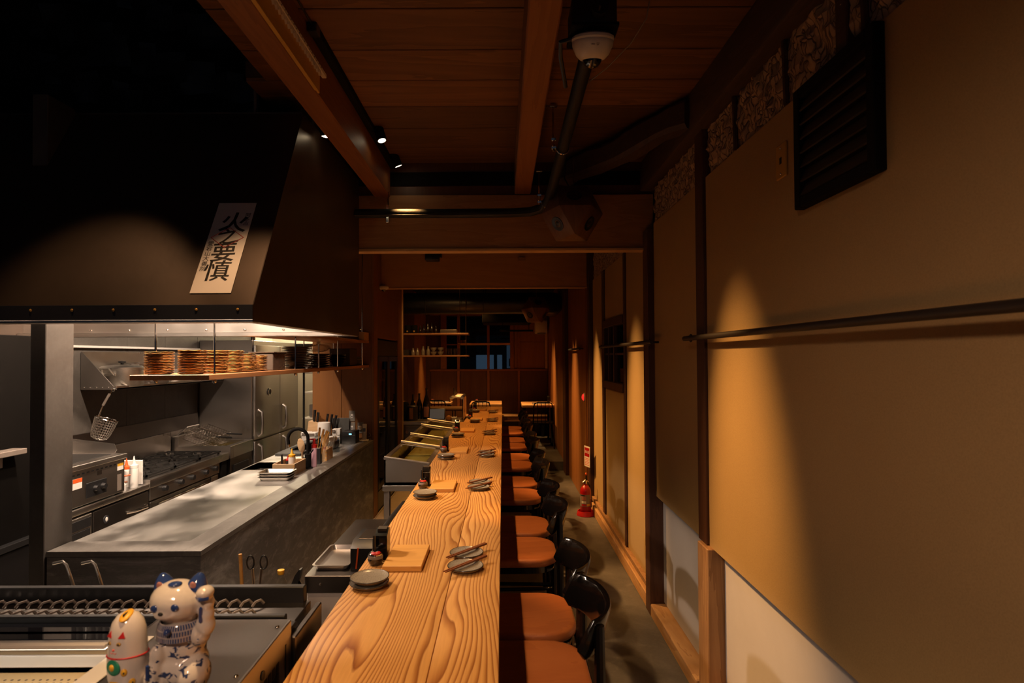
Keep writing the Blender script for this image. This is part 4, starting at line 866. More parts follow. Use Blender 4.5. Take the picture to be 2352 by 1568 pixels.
# ============================================================ COOKING LINE
def cookline_sticker(x, y, z, w_, h_, t, mt='paper', bar=None):
    o = G().box((x, y-w_/2, z-h_/2), (x+0.0015, y+w_/2, z+h_/2)).build('sticker', mt, t)
    if bar: G().box((x+0.001, y-w_/2, z+h_*0.12), (x+0.0022, y+w_/2, z+h_/2)).build('print', bar, o)
uf = thing('undercounter_fridge', (-3.15, 3.8, 0), 'low stainless undercounter fridge with green digital display', 'fridge')
G().box((-3.49, 3.58, 0.08), (-2.88, 4.60, 0.70), 0.003).build('body', 'dsteel', uf); G().box((-3.49, 3.58, 0.70), (-2.85, 4.60, 0.742), 0.006, 2).build('worktop', 'steel', uf)
for y0, y1 in ((3.98, 4.59),):
    dr = G().box((-2.88, y0, 0.12), (-2.852, y1, 0.685), 0.006, 2).build('door', 'dsteel', uf)
    G().tube([(-2.852, y1-0.27, 0.585), (-2.815, y1-0.22, 0.585), (-2.80, y1-0.10, 0.585), (-2.852, y1-0.03, 0.585)], 0.011).build('handle', 'chrome', dr)
    if y0 > 3.8:
        G().lathe([(0, 0), (0.028, 0), (0.028, 0.004), (0, 0.004)], (-2.852, 4.10, 0.60), 20, Matrix.Rotation(pi/2, 4, 'Y')).build('badge', 'hoodband', dr); G().ball((-2.846, 4.10, 0.60), 0.013, 10, 8, (0.2, 1, 1.3)).build('badge_figure', 'white', dr)
cp = G().box((-2.88, 3.64, 0.12), (-2.853, 3.965, 0.685), 0.005).build('control_panel', 'steelx', uf)
G().box((-2.853, 3.69, 0.40), (-2.848, 3.94, 0.59), 0.004).build('display_window', 'black', cp)
text('digits', '-18', 0.085, 'ledgreen', frame_m((-2.8465, 3.825, 0.49), (0, 1, 0), (0, 0, 1)), uf)
G().box((-2.856, 3.68, 0.60), (-2.848, 3.95, 0.665), 0.002).build('vent_grille', 'black', cp)
gr = thing('griddle', (-3.15, 3.8, 0.742), 'countertop steel griddle with black control knobs and stickers', 'griddle')
G().box((-3.46, 3.50, 0.752), (-2.865, 4.32, 1.0), 0.004).build('body', 'steelx', gr); G().box((-3.46, 3.50, 1.0), (-2.85, 4.33, 1.036), 0.004).build('rim', 'steelx', gr)
G().box((-3.40, 3.55, 1.03), (-2.93, 4.27, 1.040), 0.002).build('hot_plate', 'iron', gr)
G().prism([(-3.47, 1.03), (-2.95, 1.03), (-2.93, 1.06), (-2.95, 1.105), (-3.47, 1.17)], 0, 0.006, Matrix(((1, 0, 0, 0), (0, 0, 1, 4.325), (0, 1, 0, 0), (0, 0, 0, 1)))).build('splash_guard', 'steelx', gr)
G().box((-3.47, 3.50, 1.03), (-3.462, 4.33, 1.17)).build('splash_guard', 'steelx', gr)
pn = G().box((-2.866, 3.92, 0.79), (-2.860, 4.12, 0.895), 0.003).build('control_panel', 'black', gr)
for y in (4.0, 4.075): G().cyl((-2.86, y, 0.845), (-2.835, y, 0.845), 0.022, 0.018, 14).build('knob', 'black', pn)
g = G()
for i in range(17): g.box((-2.864, 3.52+i*0.045, 0.965), (-2.8635, 3.545+i*0.045, 0.975))
g.build('vent_slots', 'black', gr, kind='stuff')
cookline_sticker(-2.865, 4.27, 0.945, 0.065, 0.05, gr, 'paper', 'yellow'); cookline_sticker(-2.865, 3.84, 0.91, 0.085, 0.07, gr, 'paper', 'orange'); cookline_sticker(-2.865, 3.77, 0.95, 0.03, 0.09, gr, 'paper', 'orange'); cookline_sticker(-2.865, 4.26, 0.83, 0.045, 0.12, gr, 'greyp'); cookline_sticker(-2.865, 4.05, 0.945, 0.045, 0.03, gr, 'dsteel')
squeeze((-2.895, 4.475, 0.742), 0.030, 0.165, 'white', 'tall white squeeze bottle on the fridge top near the stove')
t = squeeze((-2.97, 4.50, 0.742), 0.026, 0.15, 'orange', 'white squeeze bottle with orange nozzle beside the griddle')
t = squeeze((-3.06, 4.52, 0.742), 0.026, 0.17, 'orange', 'squeeze bottle with orange cap at the back by the wall')
tag(G().obox((-3.0, 4.575, 0.84), (0.22, 0.014, 0.195), (0, 0, 0), 0.004).build('cutting_board', 'white', loc=(-3.0, 4.575, 0.742)), 'white cutting board standing between the bottles and the stove', 'board')
t = thing('sauce_pot', (-2.91, 4.345, 0.742), 'squat white sauce pot with a brush across it', 'pot')
G().lathe([(0, 0), (0.035, 0), (0.037, 0.05), (0.026, 0.066), (0.018, 0.075), (0.018, 0.10), (0, 0.10)], (-2.91, 4.345, 0.742), 18).build('body', 'white', t); G().tube([(-2.93, 4.33, 0.85), (-2.86, 4.38, 0.86)], 0.006).build('brush_handle', 'orange', t)
tag(G().tube([(-2.96, 4.32, 0.80), (-2.87, 4.36, 0.812)], 0.007).build('basting_brush', 'stick', loc=(-2.9, 4.33, 0.80)), 'dark wooden basting stick in front of the sauce pot', 'brush')
sv = thing('stove', (-3.15, 5.3, 0), 'stainless gas stove with black cast iron grates', 'stove')
G().box((-3.47, 4.61, 0.05), (-2.88, 5.93, 0.70), 0.003).build('body', 'dsteel', sv); G().box((-3.47, 4.61, 0.70), (-2.85, 5.93, 0.772), 0.006, 2).build('top', 'steel', sv)
kp = G().box((-2.885, 4.62, 0.60), (-2.858, 5.75, 0.715), 0.004).build('control_panel', 'steel', sv)
for y in (4.805, 5.045, 5.23, 5.465, 5.645):
    k = G().cyl((-2.858, y, 0.662), (-2.826, y, 0.662), 0.026, 0.023, 14).build('knob', 'black', kp)
od = G().box((-2.885, 4.63, 0.12), (-2.862, 5.58, 0.585), 0.005).build('oven_door', 'dsteel', sv); G().tube([(-2.84, 4.70, 0.55), (-2.84, 5.50, 0.55)], 0.012).build('handle', 'chrome', od)
G().box((-2.883, 5.60, 0.12), (-2.864, 5.73, 0.585), 0.003).build('side_panel', 'steel', sv); G().box((-2.88, 5.80, 0.1), (-2.862, 5.90, 0.70)).build('gap_panel', 'mblack', sv)
G().box((-3.47, 4.61, 0.77), (-3.455, 5.93, 0.98), 0.002).build('backsplash', 'steel', sv)
for j in range(2):
    for i in range(3):
        cx, cy = -3.03-0.27*j, 4.83+0.41*i; z = 0.795
        b = G().lathe([(0, 0), (0.07, 0), (0.075, 0.008), (0.045, 0.014), (0.045, 0.022), (0, 0.024)], (cx, cy, 0.772), 18).build('burner', 'iron', sv)
        g = G()
        for (ax, ay), (bx, by) in (((-0.13, -0.19), (0.13, -0.19)), ((0.13, -0.19), (0.13, 0.19)), ((0.13, 0.19), (-0.13, 0.19)), ((-0.13, 0.19), (-0.13, -0.19))):
            g.box((cx+min(ax, bx)-0.006, cy+min(ay, by)-0.006, z-0.006), (cx+max(ax, bx)+0.006, cy+max(ay, by)+0.006, z+0.008))
        for a in range(8):
            d_ = Vector((cos(a*pi/4), sin(a*pi/4)*1.3, 0)); g.obox(Vector((cx, cy, z+0.006))+d_*0.088, (0.085, 0.010, 0.016), (0, 0, math.atan2(d_.y, d_.x)))
        for sx_ in (-0.12, 0.12):
            for sy_ in (-0.18, 0.18): g.box((cx+sx_-0.008, cy+sy_-0.008, 0.772), (cx+sx_+0.008, cy+sy_+0.008, z))
        g.build('grate', 'iron', sv)
fr = thing('deep_fryer', (-3.15, 6.25, 0), 'stainless deep fryer at the end of the cooking line', 'fryer')
G().box((-3.47, 6.0, 0.05), (-2.87, 6.50, 0.70), 0.003).build('body', 'dsteel', fr)
g = G()
for a, b in (((-3.47, 5.97, 0.70), (-2.85, 6.02, 0.828)), ((-3.47, 6.45, 0.70), (-2.85, 6.50, 0.828)), ((-2.92, 6.02, 0.70), (-2.85, 6.45, 0.828)), ((-3.47, 6.02, 0.70), (-3.30, 6.45, 0.828))): g.box(a, b, 0.003)
g.build('tank_rim', 'steel', fr); G().box((-3.30, 6.02, 0.78), (-2.92, 6.45, 0.80)).build('oil', 'oil', fr); G().box((-3.47, 5.97, 0.82), (-3.40, 6.50, 0.93), 0.003).build('back_upstand', 'steel', fr)
G().box((-2.87, 6.06, 0.38), (-2.855, 6.40, 0.62), 0.003).build('control_panel', 'black', fr)
for y in (6.14, 6.26): G().cyl((-2.855, y, 0.52), (-2.83, y, 0.52), 0.024, 0.02).build('knob', 'black', fr)
def basket(cx, cy, cz, label):
    t = thing('fry_basket', (cx, cy, cz), label, 'basket'); m = Matrix.Translation((cx, cy, cz)) @ Euler((0.0, 0.35, 0.0)).to_matrix().to_4x4()
    P = lambda x, y, z: m @ Vector((x, y, z)); a, b, h = 0.14, 0.10, 0.11
    g = G()
    for z in (0, h): g.tube([P(-a, -b, z), P(a, -b, z), P(a, b, z), P(-a, b, z)], 0.004, 6, True)
    g.build('frame', 'chrome', t); g = G()
    for i in range(11):
        x = -a+2*a*i/10; g.tube([P(x, -b, h), P(x, -b, 0), P(x, b, 0), P(x, b, h)], 0.0016, 4)
    for j in range(7):
        y = -b+2*b*j/6; g.tube([P(-a, y, h), P(-a, y, 0), P(a, y, 0), P(a, y, h)], 0.0016, 4)
    for k in (1, 2, 3): g.tube([P(-a, -b, h*k/4), P(a, -b, h*k/4), P(a, b, h*k/4), P(-a, b, h*k/4)], 0.0016, 4, True)
    g.build('wire_mesh', 'chrome', t, kind='stuff'); G().tube([P(a, 0, h), P(a+0.16, 0, h+0.05)], 0.008).build('handle', 'black', t); return t
basket(-3.24, 6.10, 0.855, 'nearer wire fry basket resting over the deep fryer'); basket(-3.25, 6.36, 0.855, 'farther wire fry basket resting over the deep fryer')
t = thing('drain_cover', (-3.36, 6.12, 0.95), 'perforated steel drain cover leaning at the back of the fryer', 'cover')
G().obox((-3.38, 6.12, 0.985), (0.012, 0.24, 0.14), (0, 0.9, 0), 0.002).build('plate', 'steelx', t)
for i in range(7): G().obox((-3.372, 6.03+i*0.03, 0.995), (0.006, 0.008, 0.10), (0, 0.9, 0)).build('slot', 'dsteel', t)
# upright refrigerator
ur = thing('upright_refrigerator', (-3.2, 7.2, 0), 'tall stainless four-door refrigerator beyond the fryer', 'refrigerator')
G().box((-3.49, 6.545, 0.06), (-2.885, 7.92, 1.955), 0.004).build('body', 'steelz', ur)
for y0, y1 in ((6.55, 7.275), (7.285, 7.915)):
    for z0, z1 in ((0.10, 0.792), (0.812, 1.90)):
        dr = G().box((-2.884, y0, z0), (-2.848, y1, z1), 0.008, 2).build('door', 'steelz', ur)
        za, zb = (0.845, 1.15) if z0 > 0.5 else (0.45, 0.75)
        G().tube([(-2.85, y0+0.085, za), (-2.808, y0+0.085, za+0.03), (-2.800, y0+0.085, (za+zb)/2), (-2.808, y0+0.085, zb-0.03), (-2.85, y0+0.085, zb)], 0.017, 8).build('handle', 'steelz', dr)
        if z0 > 0.5 and y0 < 7: 
            G().lathe([(0, 0), (0.045, 0), (0.045, 0.006), (0.038, 0.008), (0, 0.008)], (-2.848, 6.93, 1.34), 24, Matrix.Rotation(pi/2, 4, 'Y')).build('badge', 'black', dr); G().tube([(-2.838, 6.93+0.041*cos(2*pi*i/20), 1.34+0.041*sin(2*pi*i/20)) for i in range(20)], 0.005, 6, True).build('badge_ring', 'chrome', dr)
# wall shelf with pots
ws = thing('wall_shelf', (-3.35, 6.0, 1.5), 'stainless wall shelf with triangular end bracket over the stove', 'shelf')
G().box((-3.50, 4.72, 1.493), (-3.20, 6.53, 1.508), 0.002).box((-3.215, 4.72, 1.493), (-3.20, 6.53, 1.525), 0.002).build('shelf_plate', 'steel', ws)
G().prism([(-3.495, 1.495), (-3.20, 1.495), (-3.485, 1.805), (-3.495, 1.805)], 0, 0.006, Matrix(((1, 0, 0, 0), (0, 0, 1, 4.714), (0, 1, 0, 0), (0, 0, 0, 1)))).build('bracket', 'steelz', ws)
G().box((-3.499, 4.72, 1.508), (-3.492, 6.53, 1.81)).build('back_plate', 'steel', ws)
rv = None
for i in range(6):
    x = -3.465+i*0.05; o = G().ball((x, 4.712, 1.512), 0.006, 8, 6).build('rivet', 'chrome', ws)
def pot(cx, cy, r, h, label, mat='alu', lid=True):
    t = thing('cooking_pot', (cx, cy, 1.5085), label, 'pot'); z = 1.5085; O = Vector((cx, cy, z))
    G().lathe([(0, 0), (r*0.93, 0), (r, 0.02), (r, h), (r*1.03, h+0.004), (r*1.03, h+0.01), (r*0.97, h+0.01), (r*0.96, 0.03), (0, 0.02)], O, 32).build('body', mat, t)
    if lid:
        G().lathe([(r*1.02, h+0.011), (r*1.02, h+0.02), (r*0.9, h+0.035), (r*0.3, h+0.045), (0, h+0.046)], O, 32).build('lid', mat, t); G().lathe([(0.012, h+0.044), (0.012, h+0.056), (0.03, h+0.062), (0.03, h+0.075), (0, h+0.08)], O, 16).build('lid_knob', 'black', t)
    for s_ in (-1, 1):
        yy = cy+s_*r; g = G(); g.tube([(cx-0.045, yy, z+h*0.72), (cx-0.04, yy+s_*0.03, z+h*0.9), (cx-0.03, yy+s_*0.045, z+h*1.08), (cx+0.03, yy+s_*0.045, z+h*1.08), (cx+0.04, yy+s_*0.03, z+h*0.9), (cx+0.045, yy, z+h*0.72)], 0.007, 8)
        g.box((cx-0.06, yy-0.004+s_*0.002, z+h*0.66), (cx+0.06, yy+0.004+s_*0.002, z+h*0.80), 0.002); g.build('handle', 'alu', t)
    return t
pot(-3.325, 4.97, 0.165, 0.145, 'hammered aluminium pot with lid, nearest on the wall shelf'); pot(-3.33, 5.36, 0.16, 0.17, 'darker lidded pot behind the hammered pot on the wall shelf', 'brownp')
pot(-3.34, 5.80, 0.13, 0.12, 'smaller aluminium pot farther along the wall shelf', 'alu', False)
wrl = tag(G().box((-3.499, 4.35, 1.842), (-3.47, 6.53, 1.862), 0.002).build('wall_rail', 'whitem', loc=(-3.48, 5.5, 1.85)), 'pale metal rail along the kitchen wall above the shelf', 'rail')
# noodle strainer
st = thing('noodle_strainer', (-3.19, 4.66, 1.50), 'wire noodle strainer hanging from the wall shelf bracket', 'strainer')
G().tube(arc((-3.195, 4.665, 1.495), 0.012, -0.5*pi, 1.2*pi, 8)+[(-3.215, 4.655, 1.46)], 0.004).build('hook', 'chrome', st)
G().tube([(-3.214, 4.655, 1.465), (-3.245, 4.62, 1.37)], 0.010, 8).build('grip', 'greyp', st); G().tube([(-3.245, 4.62, 1.37), (-3.262, 4.60, 1.29)], 0.005, 6).build('handle', 'chrome', st)
ax_ = Vector((-0.28, -0.15, -0.93)).normalized(); c_ = Vector((-3.20, 4.60, 1.265)); e1 = ax_.orthogonal().normalized(); e2 = ax_.cross(e1); r0 = 0.082
g = G(); g.tube([c_+(e1*cos(2*pi*i/28)+e2*sin(2*pi*i/28))*r0 for i in range(28)], 0.005, 6, True); g.build('rim', 'chrome', st)
prof = [(0, 1.0), (0.06, 0.93), (0.12, 0.84), (0.155, 0.70), (0.168, 0.4), (0.17, 0.05)]
g = G()
for k in range(26):
    a = 2*pi*k/26; d_ = e1*cos(a)+e2*sin(a); g.tube([c_+ax_*h+d_*r0*q for h, q in prof], 0.0013, 4)
for h, q in [(0.02, .98), (0.04, .95), (0.06, .93), (0.08, .90), (0.10, .87), (0.12, .84), (0.14, .78), (0.158, .66), (0.167, .42)]:
    g.tube([c_+ax_*h+(e1*cos(2*pi*i/24)+e2*sin(2*pi*i/24))*r0*q for i in range(24)], 0.0013, 4, True)
g.build('wire_mesh', 'alu', st, kind='stuff')
# dark cabinet with shelf, added to hide the brightly lit bay left of the pier
t = thing('added_dark_cabinet', (-3.1, 3.0, 0), 'added tall dark cabinet with a small pale side shelf left of the stone pier', 'cabinet')
G().box((-3.49, 2.45, 0.72), (-2.74, 3.48, 1.885), 0.004).build('upper_body', 'void', t); G().box((-3.49, 2.45, 0.0), (-2.71, 3.48, 0.70), 0.004).build('lower_body', 'mblack', t); G().box((-3.49, 2.45, 0.70), (-2.70, 3.49, 0.735), 0.003).build('ledge', 'black', t)
sh = G().box((-2.74, 2.6, 1.225), (-2.66, 3.19, 1.255), 0.003).build('side_shelf', 'greyp', t); G().box((-2.74, 3.05, 1.165), (-2.70, 3.08, 1.225), 0.002).build('bracket', 'dsteel', sh)

# back room seen past the partition
rk = thing('storage_rack', (-2.55, 7.5, 0), 'black-post storage rack with pale shelves in the back room', 'rack')
for x, y in ((-2.50, 7.15), (-2.50, 7.75), (-2.14, 7.75)): G().cyl((x, y, 0), (x, y, 1.62), 0.014, n=8).build('post', 'black', rk)
for z in (0.55, 0.98, 1.30, 1.55): G().box((-2.52, 7.15, z), (-2.12, 7.76, z+0.018), 0.002).build('shelf', 'cream', rk)
crumple((-2.33, 7.4, 1.64), (0.16, 0.2, 0.07), 11, 'foil_bag', 'shiny silver bag on top of the storage rack', 'chrome')
crumple((-2.28, 7.45, 1.375), (0.09, 0.09, 0.06), 13, 'steel_bowl', 'round steel utensils on the upper shelf of the storage rack', 'chrome')
tag(G().box((-2.45, 7.2, 1.0), (-2.15, 7.6, 1.16), 0.008).build('steel_bin', 'steelz', loc=(-2.3, 7.4, 1.0)), 'tall stainless bin on the middle rack shelf', 'bin')
for k, (x, y, mt, lab) in enumerate([(-2.42, 7.35, 'green', 'green plastic bin on the lowest rack shelf'), (-2.25, 7.45, 'greyp', 'grey bin beside the green one on the rack')]):
    t = thing('plastic_bin', (x, y, 0.568), lab, 'bin'); G().lathe([(0, 0), (0.06, 0), (0.08, 0.24), (0.085, 0.25), (0.075, 0.25), (0, 0.02)], (x, y, 0.568), 18).build('bucket', mt, t); G().tube([(x-0.08, y, 0.81), (x-0.05, y, 0.87), (x+0.05, y, 0.87), (x+0.08, y, 0.81)], 0.004).build('handle', 'black', t)
t = thing('wire_shelf', (-2.95, 8.4, 1.93), 'black wire shelf high on the back room wall', 'shelf')
for i in range(12): G().box((-3.2+i*0.05, 8.3, 1.93), (-3.19+i*0.05, 8.6, 1.945)).build('wire', 'black', t)
G().box((-3.22, 8.29, 1.915), (-2.6, 8.31, 1.955)).build('front_bar', 'black', t)

# ============================================================ FOREGROUND DISPLAY CASE AND CATS
dc = thing('display_case', (-1.3, 1.45, 0), 'stainless chilled display case in the foreground beside the bar', 'display case')
TZ = 1.03; WX_ = -0.957
G().box((-2.4, 0.95, 0.0), (-0.60, 1.80, 0.80), 0.003).build('body', 'dsteel', dc)
G().box((-0.955, 0.95, TZ-0.008), (-0.588, 1.583, TZ), 0.002).build('cover_plate', 'satin', dc)
ep = G().box((-0.592, 0.95, 0.80), (-0.584, 1.575, TZ+0.002), 0.002).build('end_panel', 'steelz', dc)
G().box((-0.59, 1.575, 0.78), (-0.572, 1.80, 0.985), 0.003).build('rear_corner', 'dsteel', dc)
G().box((-0.584, 1.53, 0.82), (-0.5825, 1.536, 0.985)).build('seam', 'black', ep)
G().lathe([(0, 0), (0.011, 0), (0.011, 0.003), (0, 0.003)], (-0.584, 1.385, 0.985), 16, Matrix.Rotation(pi/2, 4, 'Y')).build('socket', 'black', ep)
gl = None
for i in range(8):
    for j in range(4): G().box((-0.584, 1.30+i*0.024, 0.86+j*0.027), (-0.5828, 1.317+i*0.024, 0.884+j*0.027)).build('vent_slot', 'black', ep)
# tail end near the wall side, dark trough with finned coils
G().box((-2.4, 1.63, 0.95), (-0.61, 1.81, 0.985), 0.002).build('trough', 'dsteel', dc)
G().box((-2.4, 1.79, 0.96), (-0.625, 1.815, 1.035), 0.003).box((-2.4, 1.635, 0.96), (-0.625, 1.655, 1.015), 0.003).build('trough_rail', 'black', dc)
G().box((WX_, 1.583, 0.93), (-0.592, 1.64, 1.0), 0.003).build('glass_bead', 'black', dc); G().box((-2.4, 1.535, 0.985), (WX_, 1.64, 1.0), 0.002).build('dark_glass_ledge', 'lens', dc)
for yy, zz, r in ((1.756, 1.000, 0.016), (1.694, 0.996, 0.016)):
    g = G(); x = -2.35
    while x < -0.74:
        pts = [(x+0.010*k+0.02*sin(pi*k/4)*0.2, yy+r*1.3*cos(pi*k/4), zz+r*abs(sin(pi*k/4))*0.9) for k in range(5)]
        g.tube([(x, yy-0.013, zz-0.006), (x+0.008, yy-0.008, zz+0.006), (x+0.018, yy+0.006, zz+0.007), (x+0.025, yy+0.013, zz-0.006)], 0.0045, 5); x += 0.036
    g.build('coil_fins', 'greyp', dc, kind='stuff')
# sunken well on the left with a drain board
WX = -0.955
G().box((-2.4, 0.95, 0.90), (WX, 1.583, 0.906)).build('well_floor', 'dsteel', dc)
G().box((WX-0.004, 0.95, 0.90), (WX, 1.583, TZ), 0.001).box((-2.4, 1.565, 0.90), (WX, 1.583, 1.0), 0.002).build('well_wall', 'dsteel', dc)
G().box((-2.4, 1.487, 0.992), (WX-0.004, 1.534, 1.0), 0.002).box((-2.4, 1.487, 0.984), (WX-0.004, 1.492, 0.996), 0.001).build('steel_sill', 'steelx', dc)
G().box((-2.4, 1.483, 0.953), (WX-0.004, 1.491, 0.984), 0.002).build('white_sill', 'white', dc)
G().box((-2.4, 0.96, 0.935), (WX-0.006, 1.478, 0.945), 0.002).build('drain_board', 'perf', dc)
G().box((-2.4, 0.93, 0.90), (WX, 0.955, TZ), 0.002).box((-2.4, 0.93, 1.02), (WX, 0.96, 1.032), 0.002).build('front_lip', 'steelx', dc)
g = G()
for j in range(16):
    for i in range(50):
        x = -1.85+i*0.0178+(0.0089 if j % 2 else 0); y = 1.205+j*0.0158
        if x < WX-0.012: g.cyl((x, y, 0.9452), (x, y, 0.9458), 0.0034, n=6)
g.build('drain_holes', 'brownp', dc, kind='stuff')
G().box((WX-0.002, 0.95, TZ), (WX+0.050, 1.485, TZ+0.003), 0.001).build('edge_trim', 'white', dc)
for p in ((-0.607, 1.535), (-0.607, 1.30), (-0.607, 1.1)): G().ball((p[0], p[1], TZ+0.001), 0.006, 8, 6, (1, 1, 0.6)).build('screw', 'chrome', dc)
lt = G().box((-2.3, 1.392, 1.046), (-0.97, 1.408, 1.056), 0.001).build('lamp_housing', 'whitem', dc); G().box((-2.3, 1.394, 1.0445), (-0.97, 1.406, 1.046)).build('lamp_strip', 'ledstrip', lt)
# hooked ladles, scissors and bottle standing behind the case
ub = thing('utensil_rack', (-1.4, 1.96, 0), 'dark steel work table behind the display case', 'table')
G().box((-2.1, 1.85, 0.0), (-0.95, 2.62, 0.60), 0.003).build('cabinet', 'dsteel', ub); G().box((-2.1, 1.84, 0.60), (-0.94, 2.63, 0.62), 0.003).build('top', 'steelx', ub)
for k, (x, lab) in enumerate([(-1.43, 'left steel ladle with hooked handle behind the display case'), (-1.335, 'right steel ladle with hooked handle behind the display case')]):
    t = thing('ladle', (x, 1.93, 0.62), lab, 'ladle')
    G().tube([(x, 1.92, 0.65), (x, 1.91, 0.98), (x-0.008, 1.90, 1.03), (x-0.022, 1.90, 1.068), (x-0.034, 1.90, 1.079), (x-0.066, 1.90, 1.072)], 0.0045, 8).build('handle', 'alu', t); G().ball((x, 1.93, 0.645), 0.03, 14, 8, (1, 1, 0.8)).build('bowl', 'chrome', t)
sc = thing('scissors', (-0.86, 1.97, 0.9), 'black-handled scissors standing behind the display case', 'scissors')
t = thing('utensil_cup', (-0.86, 1.97, 0.7685), 'dark cup holding the scissors behind the display case', 'cup'); G().lathe([(0, 0), (0.07, 0), (0.072, 0.13), (0.067, 0.13), (0.065, 0.01), (0, 0.008)], (-0.86, 1.97, 0.7705), 20).build('cup', 'black', t)
for x, a in ((-0.872, 0.1), (-0.826, -0.05)): G().tube([(x+0.0125*cos(2*pi*i/16), 1.97, 1.048+0.023*sin(2*pi*i/16)) for i in range(16)], 0.0030, 6, True).build('finger_loop', 'black', sc)
G().tube([(-0.865, 1.97, 1.026), (-0.85, 1.97, 0.86)], 0.004).build('blade', 'steel', sc); G().tube([(-0.834, 1.97, 1.026), (-0.85, 1.97, 0.86)], 0.004).build('blade', 'steel', sc)
tag(G().cyl((-0.885, 1.95, 0.85), (-0.898, 1.95, 1.083), 0.006).build('wooden_skewer_handle', 'board', loc=(-0.885, 1.95, 0.85)), 'wooden handled tool beside the scissors', 'tool')
t = thing('spice_jar', (-0.775, 1.99, 0.8), 'small jar with orange lid behind the display case', 'jar'); G().lathe([(0, 0), (0.02, 0), (0.02, 0.17), (0.011, 0.19), (0.011, 0.20), (0, 0.2)], (-0.775, 1.99, 0.8), 16).build('body', 'glass', t); G().lathe([(0.010, 0.199), (0.0115, 0.203), (0.0115, 0.214), (0, 0.216)], (-0.775, 1.99, 0.8), 16).build('lid', 'yellow', t)
t = thing('spice_shelf', (-0.81, 1.99, 0.4), 'low dark stand carrying the utensil cup', 'stand'); G().box((-0.935, 1.86, 0.0), (-0.70, 2.10, 0.7685), 0.003).build('cabinet', 'dsteel', t); G().box((-0.94, 1.855, 0.7685), (-0.695, 2.105, 0.7703), 0.0005).build('top', 'black', t)

def porcelain(name, blue):
    n = N(name); v = n.co(); tc = n.n('ShaderNodeTexCoord'); sep = n.n('ShaderNodeSeparateXYZ'); n.l(tc.outputs['Object'], sep.inputs[0])
    white = (0.62, 0.56, 0.50)
    if blue:
        f = n.noise(n.co((1, 1, 1.3)), 62, 2, 0.5, 0.6); low = n.math('LESS_THAN', sep.outputs['Z'], 0.118)
        sp = n.math('MULTIPLY', n.ramp(f, [(0.565, 0.0), (0.60, 1.0)]), low)
        col = n.mix(sp, white, (0.035, 0.050, 0.12)); n.base(col)
    else: n.base((0.70, 0.63, 0.57))
    return n.set(0.12, 0, 0.5, 0.5)
M['porc'] = porcelain('blue_white_porcelain', True); M['porcw'] = porcelain('white_porcelain', False)
def bib_mat():
    n = N('checked_cobalt'); ck = n.n('ShaderNodeTexBrick'); ck.inputs['Scale'].default_value = 1.0
    tc = n.n('ShaderNodeTexCoord'); mp = n.n('ShaderNodeMapping'); n.l(tc.outputs['UV'], mp.inputs['Vector']); n.l(tc.outputs['Object'], mp.inputs['Vector'])
    sep = n.n('ShaderNodeSeparateXYZ'); n.l(tc.outputs['Object'], sep.inputs[0])
    ang = n.math('ARCTAN2', sep.outputs['Y'], sep.outputs['X']); cb = n.n('ShaderNodeCombineXYZ'); n.l(n.math('MULTIPLY', ang, 5.5), cb.inputs[0]); n.l(n.math('MULTIPLY', sep.outputs['Z'], 80.0), cb.inputs[1])
    n.l(cb.outputs[0], ck.inputs['Vector']); ck.inputs['Color1'].default_value = (0.03, 0.05, 0.13, 1); ck.inputs['Color2'].default_value = (0.045, 0.07, 0.16, 1); ck.inputs['Mortar'].default_value = (0.34, 0.30, 0.30, 1)
    ck.inputs['Mortar Size'].default_value = 0.13; ck.inputs['Brick Width'].default_value = 0.62; ck.inputs['Row Height'].default_value = 1.0
    n.base(ck.outputs['Color']); return n.set(0.12, 0, 0.5, 0.5)
M['bib'] = bib_mat()
def blob(name, balls, mat, parent, voxel=0.0032, it=6):
    g = G()
    for c, r, sc, rot in balls: g.ball(c, r, 20, 14, sc, rot)
    o = g.build(name, mat, parent, ang=180); md = o.modifiers.new('remesh', 'REMESH'); md.mode = 'VOXEL'; md.voxel_size = voxel; md.use_smooth_shade = True
    sm = o.modifiers.new('smooth', 'SMOOTH'); sm.iterations = it; sm.factor = 0.5
    bpy.context.view_layer.update(); me = bpy.data.meshes.new_from_object(o.evaluated_get(bpy.context.evaluated_depsgraph_get())); o.modifiers.clear(); o.data = me; me.shade_smooth(); return o
